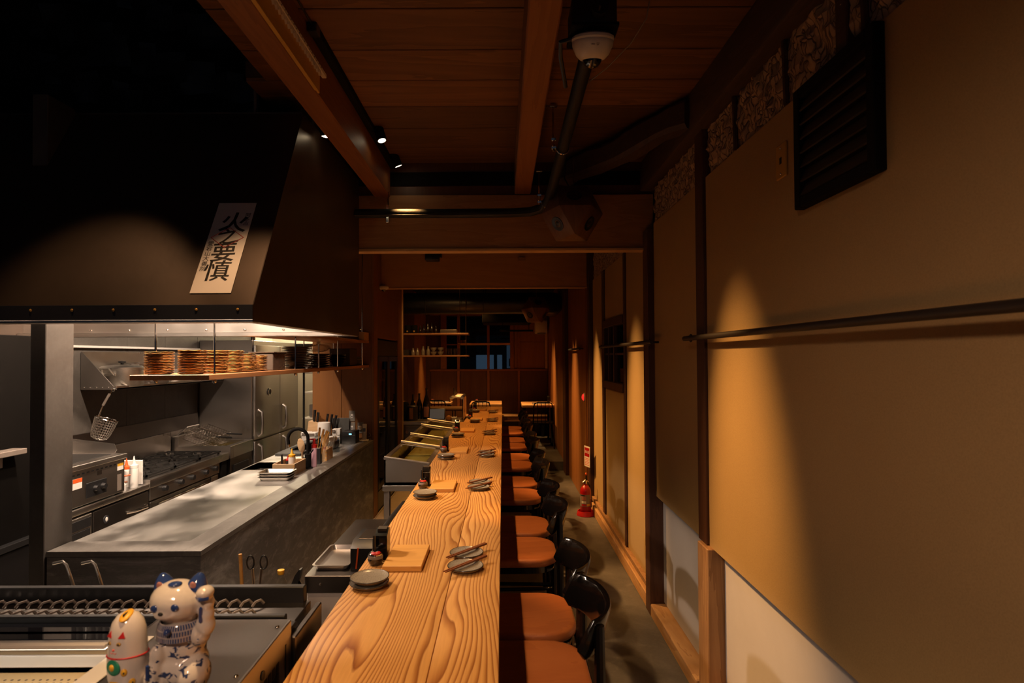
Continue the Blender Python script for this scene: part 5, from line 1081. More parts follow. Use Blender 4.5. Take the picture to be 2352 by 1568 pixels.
# blue and white beckoning cat (object coordinates start at its base)
cb_ = Vector((-0.712, 1.255, TZ+0.003)); cz = 1.03
cat = thing('ceramic_cat', cb_, 'tall blue and white porcelain beckoning cat with raised paw', 'figurine')
def cp_(x, y, z): return cb_+Vector((x, y, z))
balls = [((0, 0.010, 0.045), 0.058, (1, 0.95, 0.8), None), ((0.002, 0.012, 0.085), 0.050, (1, 0.92, 1.1), None), ((0.004, 0.008, 0.122), 0.043, (1.05, 0.9, 1), None), ((0.004, 0.0, 0.155), 0.036, (1, 0.9, 1), None),
    ((0.000, -0.004, 0.190), 0.055, (1.02, 0.90, 0.78), (0, 0.16, 0)), ((-0.005, -0.030, 0.177), 0.026, (1.15, 0.95, 0.66), None),
    ((0.040, -0.012, 0.035), 0.036, (0.9, 1.2, 1.1), None), ((-0.036, -0.012, 0.032), 0.032, (0.8, 1.2, 1.0), None), ((0.040, -0.048, 0.012), 0.020, (1, 1.2, 0.7), None), ((-0.032, -0.050, 0.012), 0.019, (1, 1.2, 0.7), None),
    ((-0.026, -0.034, 0.085), 0.016, (1, 1, 1.6), None), ((-0.028, -0.042, 0.055), 0.015, (1, 1, 1.8), None), ((-0.028, -0.048, 0.025), 0.016, (1, 1.1, 1), None),
    ((0.050, -0.006, 0.120), 0.023, (1, 1, 1.1), None), ((0.064, -0.010, 0.140), 0.020, (1, 1, 1.3), None), ((0.067, -0.012, 0.165), 0.017, (0.95, 1, 1.4), None), ((0.069, -0.014, 0.190), 0.0155, (1, 1, 1.3), None), ((0.068, -0.020, 0.213), 0.017, (1.05, 1.25, 0.85), None)]
blob('body', [(cp_(*c), r, s_, ro) for c, r, s_, ro in balls], 'porc', cat)
for sx_, rz in ((-1, 0.25), (1, -0.25)):
    g = G(); b0 = cp_(0.002+sx_*0.034, 0.004, 0.213)
    g.rings([(b0, 0.023), (b0+Vector((sx_*0.004, 0.001, 0.013)), 0.019), (b0+Vector((sx_*0.007, 0.002, 0.024)), 0.0125), (b0+Vector((sx_*0.008, 0.002, 0.031)), 0.006), (b0+Vector((sx_*0.008, 0.002, 0.033)), 0.002)], 16)
    e = g.build('ear', 'blue', cat, ang=80); G().ball(b0+Vector((sx_*0.002, -0.0165, 0.010)), 0.009, 12, 8, (0.8, 0.5, 1.3), (0.35, 0, 0)).build('inner_ear', 'pinkc', e)
for x, z in ((-0.024, 0.190), (0.018, 0.192)):
    G().ball(cp_(x, -0.0485 if x < 0 else -0.0490, z), 0.0092, 14, 10, (1, 0.35, 0.85)).build('eye', 'blue', cat)
G().ball(cp_(-0.008, -0.0545, 0.182), 0.0050, 12, 8, (1.1, 0.5, 0.8)).build('nose', 'ink', cat)
G().ball(cp_(0.002, -0.018, 0.2305), 0.014, 14, 8, (1.0, 0.9, 0.35)).build('crown_mark', 'blue', cat)
rg = []
for z, rx, ry, oy in ((0.150, 0.0395, 0.036, 0.0), (0.143, 0.0445, 0.042, 0.0), (0.130, 0.0485, 0.0455, 0.003), (0.114, 0.0515, 0.049, 0.006), (0.1135, 0.0490, 0.0465, 0.006), (0.130, 0.044, 0.041, 0.003)):
    rg.append([cp_(0.004+rx*cos(2*pi*i/36), oy+ry*sin(2*pi*i/36), z) for i in range(36)])
G().loft(rg, cap=False).build('bib', 'bib', cat, ang=80)
G().ball(cp_(0.002, -0.047, 0.140), 0.0075, 12, 8).build('bell', 'blue', cat); G().ball(cp_(-0.036, 0.0, 0.163), 0.010, 12, 8, (0.7, 1, 1.1)).build('bow', 'blue', cat)
G().tube([cp_(0.055, -0.026, 0.205), cp_(0.067, -0.040, 0.205), cp_(0.080, -0.030, 0.205)], 0.005, 8).build('paw_mark', 'blue', cat)
G().box(cp_(0.0585, -0.031, 0.150), cp_(0.0665, -0.024, 0.185), 0.003).build('arm_mark', 'blue', cat); G().box(cp_(-0.036, -0.0605, 0.045), cp_(-0.0285, -0.0545, 0.078), 0.002).build('leg_mark', 'blue', cat)
# small white bean-shaped cat
sb = Vector((-0.803, 1.225, TZ+0.0005)); sm_ = thing('ceramic_cat', sb, 'small rounded white cat figurine with painted coins', 'figurine')
def sp_(x, y, z): return sb+Vector((x, y, z))
prof = [(0, 0), (0.026, 0), (0.030, 0.004), (0.0355, 0.03), (0.0385, 0.06), (0.0390, 0.085), (0.0375, 0.105), (0.0365, 0.125), (0.0345, 0.145), (0.0295, 0.162), (0.0200, 0.175), (0.009, 0.1805), (0, 0.1815)]
G().lathe(prof, sb, 36, sy=0.9).build('body', 'porcw', sm_, ang=80)
def rad(z):
    for (r1, z1), (r2, z2) in zip(prof, prof[1:]):
        if z1 <= z <= z2 and z2 > z1: return r1+(r2-r1)*(z-z1)/(z2-z1)
    return 0.03
def onface(a, z, off=0.0): r = rad(z)+off; return sp_(r*sin(a), -0.9*r*cos(a), z)
G().tube([onface(2*pi*i/36, 0.093+0.004*cos(2*pi*i/36), 0.0006) for i in range(36)], 0.0016, 6, True).build('collar', 'redp', sm_)
def spotmark(name, a, z, rx, rz_, mt, th=0.25):
    p = onface(a, z, -0.0012); g = G().ball((0, 0, 0), 1, 14, 10); mm = Matrix.Rotation(a, 3, 'Z'); 
    g.v = [mm @ Vector((v.x*rx, v.y*th*0.008, v.z*rz_))+p for v in g.v]; return g.build(name, mt, sm_, ang=80)
for a in (-0.55, 0.10): 
    spotmark('eye', a-0.05, 0.126, 0.0052, 0.0042, 'brass', 0.45); spotmark('pupil', a-0.05, 0.1262, 0.0026, 0.0034, 'ink', 0.62)
    p = onface(a+0.10*(1 if a > 0 else -1), 0.143, 0.0006); mm = Matrix.Rotation(a, 4, 'Z'); mm.translation = p
    G().prism([(-0.007, -0.005), (0.007, -0.005), (0.002, 0.008)], -0.001, 0.001, mm @ Matrix.Rotation(pi/2-0.25, 4, 'X')).build('ear_mark', 'redp', sm_)
spotmark('nose', -0.25, 0.114, 0.0032, 0.0024, 'seal', 0.5)
G().tube([onface(-0.25-0.2+0.04*i, 0.1085-0.0018*sin(pi*abs(i-5)/5), 0.0003) for i in range(11)], 0.0006, 5).build('mouth', 'seal', sm_)
spotmark('apron', -0.25, 0.078, 0.0175, 0.0165, 'green', 0.42); spotmark('medal', -0.27, 0.079, 0.0075, 0.0085, 'yellow', 0.75)
spotmark('coin', -0.25, 0.033, 0.0155, 0.0215, 'yellow', 0.5); spotmark('coin_mark', -0.25, 0.022, 0.0035, 0.0035, 'ink', 0.8); spotmark('coin_mark', -0.27, 0.044, 0.006, 0.0012, 'ink', 0.8)
for a, z in ((0.35, 0.068), (0.75, 0.045)): spotmark('coin', a, z, 0.0065, 0.0085, 'yellow', 0.5); spotmark('coin_mark', a, z, 0.0022, 0.003, 'ink', 0.75)
G().ball(sp_(0.003, -0.010, 0.1765), 0.015, 16, 8, (0.75, 1.25, 0.3), (0.35, 0, 0)).build('crown_mark', 'yellow', sm_); G().box(sp_(0.0015, -0.021, 0.1775), sp_(0.0045, 0.004, 0.1825), 0.0008).build('coin_slot', 'ink', sm_)

# ============================================================ BEHIND THE BAR
bu = thing('bar_undercounter_unit', (-0.73, 2.9, 0), 'low steel unit with white front beside the bar counter', 'cabinet')
G().box((-0.86, 2.50, 0.05), (-0.565, 3.34, 0.725), 0.003).build('body', 'whitem', bu); G().box((-0.87, 2.495, 0.725), (-0.56, 3.345, 0.80), 0.003).build('top', 'dsteel', bu); G().ball((-0.80, 2.494, 0.765), 0.006, 8, 6).build('screw', 'chrome', bu)
o = tray('oven_tray', -0.853, -0.698, 2.555, 2.835, 0.8005, 0.024, 'steelx', 'shallow steel tray on the low unit beside the bar', 'tray', flare=0.008)
tag(G().box((-0.862, 2.850, 0.8005), (-0.58, 3.34, 0.806), 0.001).build('copper_sheet', 'dsteel', loc=(-0.72, 3.1, 0.8005)), 'dark reflective metal sheet lying behind the steel tray', 'sheet')
t = thing('bar_terminal', (-0.62, 2.64, 0.8005), 'black box terminal with an orange stripe behind the bar', 'terminal')
G().prism([(2.545, 0.8005), (2.545, 0.90), (2.585, 0.925), (2.76, 0.925), (2.76, 0.8005)], -0.682, -0.565, mY).build('case', 'black', t)
G().obox((-0.652, 2.5435, 0.858), (0.0065, 0.003, 0.092), (0, 0.10, 0)).build('stripe', 'orange', t); G().box((-0.66, 2.60, 0.925), (-0.575, 2.74, 0.929), 0.001).build('top_plate', 'dsteel', t)
t = thing('black_tube', (-0.585, 3.05, 0.8065), 'black tube lying along the kitchen edge of the bar', 'tube')
G().tube([(-0.60, 2.83, 0.88), (-0.585, 3.02, 0.90), (-0.575, 3.30, 0.905)], [0.022, 0.022, 0.017], 12).build('sleeve', 'black', t); G().box((-0.62, 2.90, 0.8065), (-0.57, 3.20, 0.88), 0.004).build('cradle', 'mblack', t)
t = thing('utility_clamp', (-0.885, 2.46, 0.70), 'black plastic clamp gripping the corner of the low unit', 'clamp')
G().loft([[Vector((x+dx, 2.46+dy, z)) for dx, dy in ((-w1, -0.014), (w1, -0.014), (w1, 0.014), (-w1, 0.014))] for x, z, w1 in ((-0.905, 0.70, 0.020), (-0.905, 0.75, 0.018), (-0.893, 0.79, 0.013), (-0.883, 0.82, 0.011), (-0.872, 0.845, 0.004))]).build('jaw', 'black', t); G().tube([(-0.885, 2.455, 0.80), (-0.868, 2.455, 0.77), (-0.872, 2.455, 0.72)], 0.007).build('lever', 'lacq', t)
# chilled topping case along the bar
nc = thing('topping_case', (-0.73, 5.6, 0.78), 'long stainless topping case with clear lids beside the bar', 'display case')
xa, xb = -0.905, -0.562; ya, yb = 4.34, 6.84; za, zb_ = 0.985, 0.935
def sz_(x): return za+(zb_-za)*(x-xa)/(xb-xa)
G().prism([(xa, 0.782), (xb, 0.782), (xb, zb_), (xa, za)], 0, 0.012, Matrix(((1, 0, 0, 0), (0, 0, 1, ya), (0, 1, 0, 0), (0, 0, 0, 1)))).build('end_panel', 'steelx', nc); G().prism([(xa, 0.782), (xb, 0.782), (xb, zb_), (xa, za)], 0, 0.012, Matrix(((1, 0, 0, 0), (0, 0, 1, yb-0.012), (0, 1, 0, 0), (0, 0, 0, 1)))).build('end_panel', 'steelx', nc)
G().box((xa, ya, 0.782), (xa+0.01, yb, za)).box((xb-0.01, ya, 0.782), (xb, yb, zb_)).build('side_panel', 'steel', nc); G().box((xa, ya, 0.782), (xb, yb, 0.80)).build('floor_panel', 'dsteel', nc)
G().prism([(xa-0.004, za-0.012), (xa+0.035, za-0.016), (xa+0.035, za), (xa-0.004, za+0.006)], ya-0.004, yb+0.004, Matrix(((1, 0, 0, 0), (0, 0, 1, 0), (0, 1, 0, 0), (0, 0, 0, 1)))).prism([(xb-0.035, zb_-0.008), (xb+0.004, zb_-0.012), (xb+0.004, zb_+0.002), (xb-0.035, zb_+0.008)], ya-0.004, yb+0.004, Matrix(((1, 0, 0, 0), (0, 0, 1, 0), (0, 1, 0, 0), (0, 0, 0, 1)))).build('rim', 'steel', nc)
ybars = [4.34, 5.05, 5.56, 6.30, 6.83]
for i, y in enumerate(ybars):
    hh = 0.008 if i == 0 else 0.022
    G().tube([(xa+0.0, y, za+hh), (xb, y, zb_+hh)], 0.012 if i else 0.008, 10).build('lid_bar', 'lidsteel', nc)
    if i: G().obox(((xa+xb)/2, y-0.105, (za+zb_)/2+0.017), (xb-xa-0.05, 0.010, 0.005), (0, math.atan2(za-zb_, xb-xa), 0), 0.001).build('lid_lip', 'grey', nc)
for i in range(4):
    y0, y1 = ybars[i]+0.02, ybars[i+1]-0.02; g = G()
    g.add([(xa+0.03, y0, za+0.001), (xb-0.03, y0, zb_+0.003), (xb-0.03, y1, zb_+0.016), (xa+0.03, y1, za+0.014), (xa+0.03, y0, za+0.005), (xb-0.03, y0, zb_+0.007), (xb-0.03, y1, zb_+0.020), (xa+0.03, y1, za+0.018)], [(0, 3, 2, 1), (4, 5, 6, 7), (0, 1, 5, 4), (1, 2, 6, 5), (2, 3, 7, 6), (3, 0, 4, 7)])
    g.build('lid', 'glass', nc)
    g = G()
    for j in range(14): g.box((xa+0.05, y0+j*(y1-y0)/14, 0.872), (xb-0.05, y0+(j+0.82)*(y1-y0)/14, 0.878))
    g.build('tray_mat', 'mat', nc, kind='stuff'); G().box((xa+0.045, y0, 0.845), (xb-0.045, y1, 0.870)).build('inner_pan', 'dsteel', nc)
G().box((xa-0.015, ya-0.01, 0.735), (xb, yb, 0.778), 0.003).build('shelf_frame', 'steelx', nc)
for x in (-0.89, -0.60):
    for y in (4.37, 5.6, 6.8): G().box((x-0.022, y-0.022, 0.0), (x+0.022, y+0.022, 0.735), 0.002).build('leg', 'steelz', nc)
# glass door cooler in the plywood wall
gc = thing('glass_door_cooler', (-1.7, 7.0, 0), 'tall glass-door drinks cooler set in the plywood wall', 'cooler')
G().box((-2.02, 6.42, 0.02), (-2.0, 7.60, 1.95)).box((-2.0, 6.42, 0.02), (-1.44, 6.44, 1.95)).box((-2.0, 7.58, 0.02), (-1.44, 7.60, 1.95)).box((-2.0, 6.44, 0.02), (-1.44, 7.58, 0.25)).box((-2.0, 6.44, 1.76), (-1.44, 7.58, 1.95)).build('cabinet', 'black', gc)
for z in (0.55, 0.85, 1.15, 1.45): G().box((-1.98, 6.45, z), (-1.50, 7.57, z+0.012)).build('shelf', 'dsteel', gc)
for y0, y1 in ((6.42, 7.0), (7.02, 7.60)):
    d_ = G().box((-1.44, y0, 0.25), (-1.405, y0+0.06, 1.76), 0.003).box((-1.44, y1-0.06, 0.25), (-1.405, y1, 1.76), 0.003).box((-1.44, y0+0.06, 0.25), (-1.405, y1-0.06, 0.31), 0.003).box((-1.44, y0+0.06, 1.70), (-1.405, y1-0.06, 1.76), 0.003).build('door', 'black', gc); G().box((-1.425, y0+0.06, 0.31), (-1.42, y1-0.06, 1.70)).build('glass_pane', 'dglass', d_)
G().box((-1.44, 6.42, 1.765), (-1.41, 7.60, 1.95), 0.004).build('header_panel', 'cover', gc); G().box((-1.44, 6.42, 0.02), (-1.41, 7.60, 0.24), 0.004).build('kick_panel', 'black', gc); G().box((-1.412, 7.50, 1.83), (-1.408, 7.53, 1.87), 0.001).build('lock_plate', 'chrome', gc)
bt0 = None
for zi, z in enumerate((0.8635, 1.1635)):
    for k in range(8):
        o = G().lathe([(0, 0), (0.034, 0), (0.036, 0.005), (0.036, 0.13), (0.015, 0.18), (0.014, 0.225), (0, 0.226)], (0, 0, 0), 12).build('drink_bottle', 'bottle' , loc=(0, 0, 0)) if bt0 is None else copymesh(bt0, (0, 0, 0)); bt0 = bt0 or o
        o.location = (-1.58, 6.53+0.13*k, z); tag(o, 'dark bottle, %s from the near end on the %s shelf of the glass-door cooler' % (ORD[k].replace('topmost', 'first'), ('lower', 'upper')[zi]), 'bottle', 'bottles in the glass-door cooler')
# drinks station in front of the far left wall
ds = thing('drinks_fridge', (-1.0, 8.4, 0), 'low stainless fridge under the drinks station', 'fridge')
G().box((-1.56, 8.04, 0.05), (-0.62, 8.55, 0.80), 0.004).build('body', 'dsteel', ds); G().box((-1.57, 8.02, 0.80), (-0.61, 8.56, 0.845), 0.004).build('worktop', 'steelx', ds)
d_ = G().box((-1.38, 8.015, 0.10), (-0.98, 8.04, 0.785), 0.005).build('door', 'dsteel', ds); G().box((-1.14, 7.995, 0.66), (-1.0, 8.017, 0.70), 0.004).build('handle', 'black', d_); G().lathe([(0, 0), (0.022, 0), (0.022, 0.004), (0, 0.004)], (-1.35, 8.014, 0.70), 16, Matrix.Rotation(pi/2, 4, 'X')).build('badge', 'chrome', d_)
G().box((-0.97, 8.015, 0.10), (-0.63, 8.04, 0.785), 0.005).build('door', 'dsteel', ds)
rb = thing('rear_counter', (-1.05, 8.75, 0), 'narrow wooden ledge behind the drinks station', 'counter'); G().box((-1.58, 8.62, 0.955), (-0.62, 8.86, 0.985), 0.003).build('ledge', 'table', rb); G().box((-1.58, 8.64, 0.0), (-0.62, 8.66, 0.955), 0.002).build('panel', 'ply', rb)
bt = None
for k, (x, y, z, s_, lab) in enumerate([(-1.325, 8.32, 0.8455, 0.90, 'dark sake bottle with yellow tag, leftmost of three by the drinks urn'), (-1.235, 8.34, 0.8455, 0.93, 'dark sake bottle in the middle of the three by the drinks urn'), (-1.125, 8.33, 0.8455, 1.12, 'tallest dark sake bottle with pale label beside the order tablet')]):
    t = thing('sake_bottle', (x, y+0.06, z), lab, 'bottle', 'sake bottles at the drinks station'); O = Vector((x, y+0.06, z))
    G().lathe([(0, 0), (0.047*s_, 0), (0.05*s_, 0.006), (0.05*s_, 0.20*s_), (0.035*s_, 0.26*s_), (0.017*s_, 0.31*s_), (0.015*s_, 0.37*s_), (0.017*s_, 0.375*s_), (0.017*s_, 0.40*s_), (0, 0.40*s_)], O, 20).build('glass', 'bottle', t)
    if k == 2: G().prism([(0.051*s_*sin(a), -0.051*s_*cos(a)) for a in [(-0.75+0.15*i) for i in range(11)]]+[(0.0*s_, -0.02)], 0.03, 0.18, Matrix.Translation(O)).build('label', 'pinkc', t)
    if k == 0: G().ball(O+Vector((0.03, -0.035, 0.25)), 0.014, 10, 8, (0.8, 0.3, 1)).build('tag', 'yellow', t)
t = thing('coffee_urn', (-1.465, 8.28, 0.845), 'black insulated drink urn with spout on the drinks station', 'urn'); G().lathe([(0, 0), (0.095, 0), (0.10, 0.02), (0.10, 0.22), (0.085, 0.25), (0.03, 0.265), (0, 0.266)], (-1.465, 8.28, 0.8455), 22).build('body', 'mblack', t); G().tube([(-1.50, 8.20, 1.06), (-1.515, 8.16, 1.07), (-1.518, 8.155, 0.98)], 0.012).build('spout', 'mblack', t); G().lathe([(0.05, 0.262), (0.05, 0.275), (0, 0.28)], (-1.465, 8.28, 0.8455), 18).build('lid', 'chrome', t)
t = thing('drink_canister', (-1.30, 8.17, 0.845), 'brown patterned canister next to the black urn', 'canister'); G().lathe([(0, 0), (0.075, 0), (0.075, 0.20), (0.06, 0.215), (0, 0.215)], (-1.30, 8.17, 0.8455), 22).build('body', 'cover', t); G().box((-1.33, 8.092, 0.87), (-1.28, 8.0955, 1.03)).build('label', 'amber', t)
t = thing('order_tablet', (-0.935, 8.02, 0.845), 'tilted order tablet with a glossy screen on the drinks station', 'tablet'); G().obox((-0.935, 8.06, 0.945), (0.235, 0.018, 0.165), (-0.35, 0, 0.0), 0.006, 2).build('bezel', 'black', t); G().obox((-0.933, 8.0495, 0.947), (0.205, 0.004, 0.140), (-0.35, 0, 0.0)).build('screen', 'screen_glare', t); G().box((-0.98, 8.05, 0.8455), (-0.89, 8.15, 0.885), 0.004).build('stand', 'black', t)
for k, (x, y, h, mt, lab) in enumerate([(-0.72, 7.55, 0.09, 'amber', 'small amber jar with domed lid near the tablet'), (-0.655, 7.6, 0.13, 'white', 'white condiment rack with two black bottles near the tap')]):
    t = thing('condiment_jar' if k == 0 else 'condiment_rack', (x, y, 0.782+0.10), lab, 'jar' if k == 0 else 'rack'); z = 0.8825
    if k == 0: G().lathe([(0, 0), (0.035, 0), (0.04, 0.03), (0.04, 0.06), (0.03, 0.085), (0, 0.10)], (x, y, z), 18).build('jar', 'amber', t); G().ball((x, y, z+0.1), 0.008, 8, 6).build('knob', 'chrome', t)
    else:
        G().box((x-0.04, y-0.03, z), (x+0.04, y+0.03, z+0.07), 0.003).build('rack', 'white', t)
        for dx in (-0.018, 0.018): G().cyl((x+dx, y, z+0.03), (x+dx, y, z+0.15), 0.013, 0.008).build('cruet', 'soy', t)
t = thing('condiment_shelf', (-0.69, 7.6, 0), 'dark stand carrying the condiments at the far end of the topping case', 'stand'); G().box((-0.92, 6.9, 0.0), (-0.60, 7.9, 0.86), 0.004).build('cabinet', 'dsteel', t); G().box((-0.925, 6.89, 0.86), (-0.56, 7.92, 0.882), 0.003).build('top', 'steelx', t)
# beer tower
bt_ = thing('beer_tower', (-0.51, 7.6, 0.882), 'chrome beer tower with several taps at the end of the bar', 'beer tower')
G().box((-0.555, 7.3, 0.8825), (-0.492, 7.9, 0.8925), 0.002).build('drip_tray', 'tapsteel', bt_)
for i in range(5):
    y = 7.38+0.10*i; p = G().tube([(-0.515, y, 0.8925), (-0.515, y, 1.20)]+arc((-0.545, y, 1.20), 0.03, 0, pi/2, 5)+[(-0.62, y, 1.235), (-0.69, y, 1.215)], 0.014, 10).build('pipe', 'tapsteel', bt_)
    G().tube([(-0.63, y, 1.23), (-0.63, y, 1.26), (-0.635-0.01*i, y, 1.31+0.014*(i % 3))], [0.010, 0.010, 0.007], 8).build('tap_lever', 'tapsteel', p); G().cyl((-0.68, y, 1.22), (-0.69, y, 1.165), 0.009, 0.006, 8).build('nozzle', 'tapsteel', p)
G().tube([(-0.53, 7.34, 1.225), (-0.53, 7.82, 1.225)], 0.022, 10).build('manifold', 'tapsteel', bt_)
# glass shelves
gs = thing('glassware_shelf', (-1.0, 8.5, 1.776), 'pair of wooden glassware shelves hung on rods over the drinks station', 'shelf')
for z in (1.755, 2.082): G().box((-1.60, 8.4, z), (-0.51, 8.72, z+0.022), 0.002).build('shelf_board', 'shelf', gs)
for x, y in ((-0.635, 8.43), (-0.56, 8.68), (-1.55, 8.68)): G().cyl((x, y, 1.74), (x, y, 2.955), 0.005, n=8).build('rod', 'chrome', gs)
gz1, gz2 = 1.7775, 2.1045; tk = None
for k, x in enumerate((-1.34, -1.275, -1.19, -1.115)):
    o = G().lathe([(0, 0), (0.024, 0), (0.027, 0.01), (0.027, 0.06), (0.012, 0.085), (0.013, 0.10), (0.016, 0.108), (0, 0.108)], (0, 0, 0), 16).build('sake_flask', 'dish', loc=(0, 0, 0)) if tk is None else copymesh(tk, (0, 0, 0)); tk = tk or o
    o.location = (x, 8.5, gz1); o.scale = (1, 1, 1.0 if k < 2 else 1.25); tag(o, 'grey ceramic sake flask, %s of four on the lower glassware shelf' % ('leftmost', 'second from left', 'third from left', 'rightmost')[k], 'flask', 'sake flasks on the lower shelf')
bw = None
for k, (x, z) in enumerate([(-1.035, 0), (-0.93, 0), (-1.035, 0.06), (-0.93, 0.06)]):
    o = G().lathe([(0, 0), (0.02, 0), (0.022, 0.006), (0.045, 0.03), (0.05, 0.055), (0.047, 0.055), (0.04, 0.03), (0, 0.012)], (0, 0, 0), 18).build('tea_bowl', 'dish', loc=(0, 0, 0)) if bw is None else copymesh(bw, (0, 0, 0)); bw = bw or o
    o.location = (x, 8.5, gz1+z); tag(o, 'grey tea bowl, %s of the %s pair on the lower shelf' % ('lower' if z == 0 else 'upper', ('left', 'right')[k % 2]), 'bowl', 'tea bowls on the lower shelf')
gz = None
for k in range(10):
    o = G().lathe([(0, 0), (0.026, 0), (0.032, 0.10), (0.030, 0.10), (0.024, 0.006), (0, 0.005)], (0, 0, 0), 14).build('tumbler', 'tumbler', loc=(0, 0, 0)) if gz is None else copymesh(gz, (0, 0, 0)); gz = gz or o
    o.location = (-0.85+0.042*(k % 5)+0.01*(k//5), 8.46+0.09*(k//5), gz1); tag(o, 'clear tumbler, %s in the %s row on the lower glassware shelf' % (('leftmost', 'second', 'middle one', 'fourth', 'rightmost')[k % 5], ('front', 'back')[k//5]), 'glass', 'tumblers on the lower shelf')
tag(G().box((-1.50, 8.42, gz1), (-1.39, 8.62, gz1+0.085), 0.004).build('coaster_box', 'cover', loc=(-1.45, 8.5, gz1)), 'dark coaster box at the left of the lower shelf', 'box')
for k, (x, lab) in enumerate([(-1.42, 'left black tin on the upper glassware shelf'), (-1.32, 'right black tin on the upper glassware shelf')]):
    t = thing('black_tin', (x, 8.5, gz2), lab, 'tin'); G().lathe([(0, 0), (0.047, 0), (0.047, 0.11), (0.04, 0.125), (0, 0.125)], (x, 8.5, gz2), 18).build('can', 'mblack', t); G().ball((x, 8.452, gz2+0.03), 0.013, 8, 6, (1, 0.3, 1)).build('label', 'brass', t)
sb0 = None
for k, (x, s_) in enumerate([(-1.235, 1.0), (-1.18, 1.15), (-1.12, 1.3), (-1.06, 1.35), (-1.0, 1.0)]):
    o = G().lathe([(0, 0), (0.022, 0), (0.022, 0.07), (0.010, 0.09), (0.010, 0.115), (0, 0.116)], (0, 0, 0), 14).build('spirit_bottle', 'bottle', loc=(0, 0, 0)) if sb0 is None else copymesh(sb0, (0, 0, 0)); sb0 = sb0 or o
    o.location = (x, 8.5, gz2); o.scale = (1, 1, s_); tag(o, 'dark spirit bottle, %s of five on the upper shelf' % ('leftmost', 'second from left', 'middle one', 'fourth from left', 'rightmost')[k], 'bottle', 'spirit bottles on the upper shelf')
tag(G().box((-0.93, 8.43, gz2), (-0.68, 8.65, gz2+0.05), 0.004).build('flat_carton', 'cover', loc=(-0.8, 8.5, gz2)), 'flat dark carton at the right of the upper shelf', 'box')
for k, x in enumerate((-0.86, -0.79)):
    tag(G().lathe([(0, 0), (0.03, 0), (0.035, 0.05), (0.03, 0.06), (0, 0.06)], (x, 11.72, 2.036), 14).build('window_jar', ('amber', 'white')[k], loc=(x, 11.72, 2.036)), ('amber jar on the far window ledge', 'white jar on the far window ledge')[k], 'jar')
t = thing('window_ledge', (-0.82, 11.72, 2.02), 'small wooden ledge on the far window mullion', 'ledge'); G().box((-0.92, 11.65, 2.02), (-0.70, 11.78, 2.0355), 0.002).build('board', 'strip', t)

# ============================================================ FAR DINING AREA
FZ = 0.1355
def table(x0, x1, y0, y1, label, items):
    t = thing('dining_table', ((x0+x1)/2, (y0+y1)/2, FZ), label, 'table', 'dining tables at the far end'); G().box((x0, y0, 0.825), (x1, y1, 0.868), 0.003).build('tabletop', 'table', t)
    for x in (x0+0.05, x1-0.05):
        for y in (y0+0.05, y1-0.05): G().box((x-0.02, y-0.02, FZ), (x+0.02, y+0.02, 0.825), 0.002).build('leg', 'mblack', t)
    return t
table(-0.63, -0.025, 10.62, 11.42, 'small wooden dining table behind the end of the bar', 0); table(0.345, 0.93, 10.36, 11.15, 'small wooden dining table against the right wall', 0); table(-1.50, -1.005, 10.93, 11.43, 'small wooden dining table in the far left corner', 0)
for k, (x, y, lab) in enumerate([(-0.42, 10.9, 'menu on the table behind the bar'), (0.70, 10.62, 'menu on the right dining table'), (-1.22, 11.15, 'menu on the far left dining table')]):
    t = thing('menu_folder', (x, y, 0.8685), lab, 'menu'); G().box((x-0.16, y-0.11, 0.8685), (x+0.16, y+0.11, 0.882), 0.003).build('cover', 'greyp', t); G().box((x-0.155, y-0.105, 0.882), (x+0.155, y+0.105, 0.886), 0.001).build('pages', 'cover', t)
dup(s0, (-0.52, 11.2, 0.8686), 'black soy sauce bottle with red cap on the table behind the bar'); dup(h0, (0.87, 10.95, 0.8686), 'black menu holder on the right dining table'); dup(s0, (-1.40, 11.3, 0.8686), 'black soy sauce bottle with red cap on the far left table')
def wire_chair(loc, label):
    t = thing('wire_chair', loc, label, 'chair', 'spindle back chairs at the far tables'); O = Vector(loc)
    G().box(O+Vector((-0.19, -0.19, 0.43)), O+Vector((0.19, 0.19, 0.455)), 0.008, 2).build('seat', 'lacq', t)
    G().tube([O+Vector(p) for p in ((-0.175, -0.18, 0.455), (-0.165, -0.21, 0.74), (-0.15, -0.215, 0.79), (-0.10, -0.22, 0.815), (0.10, -0.22, 0.815), (0.15, -0.215, 0.79), (0.165, -0.21, 0.74), (0.175, -0.18, 0.455))], 0.011, 8).build('back_frame', 'lacq', t)
    for x in (-0.10, -0.035, 0.035, 0.10): G().tube([O+Vector((x, -0.185, 0.455)), O+Vector((x, -0.219, 0.812))], 0.006, 6).build('spindle', 'lacq', t)
    for sx_ in (-1, 1):
        for sy_ in (-1, 1): G().cyl(O+Vector((sx_*0.19, sy_*0.19, 0)), O+Vector((sx_*0.16, sy_*0.16, 0.43)), 0.011, n=8).build('leg', 'lacq', t)
    return t
wc = wire_chair((-0.40, 10.41, FZ), 'black spindle-back chair at the table behind the bar'); dup(wc, (0.70, 10.15, FZ), 'black spindle-back chair at the right dining table'); dup(wc, (-1.23, 10.72, FZ), 'black spindle-back chair at the far left table')
bn = thing('wall_bench', (-0.3, 11.5, FZ), 'long wooden wall bench along the far wall', 'bench'); G().box((-1.55, 11.45, 0.545), (0.92, 11.78, 0.575), 0.004).build('seat', 'table', bn); G().box((-1.55, 11.47, 0.45), (0.92, 11.50, 0.545), 0.002).build('apron', 'beam', bn)
for x in (-1.4, -0.3, 0.8): G().box((x-0.03, 11.5, FZ), (x+0.03, 11.74, 0.545), 0.003).build('support', 'mblack', bn)
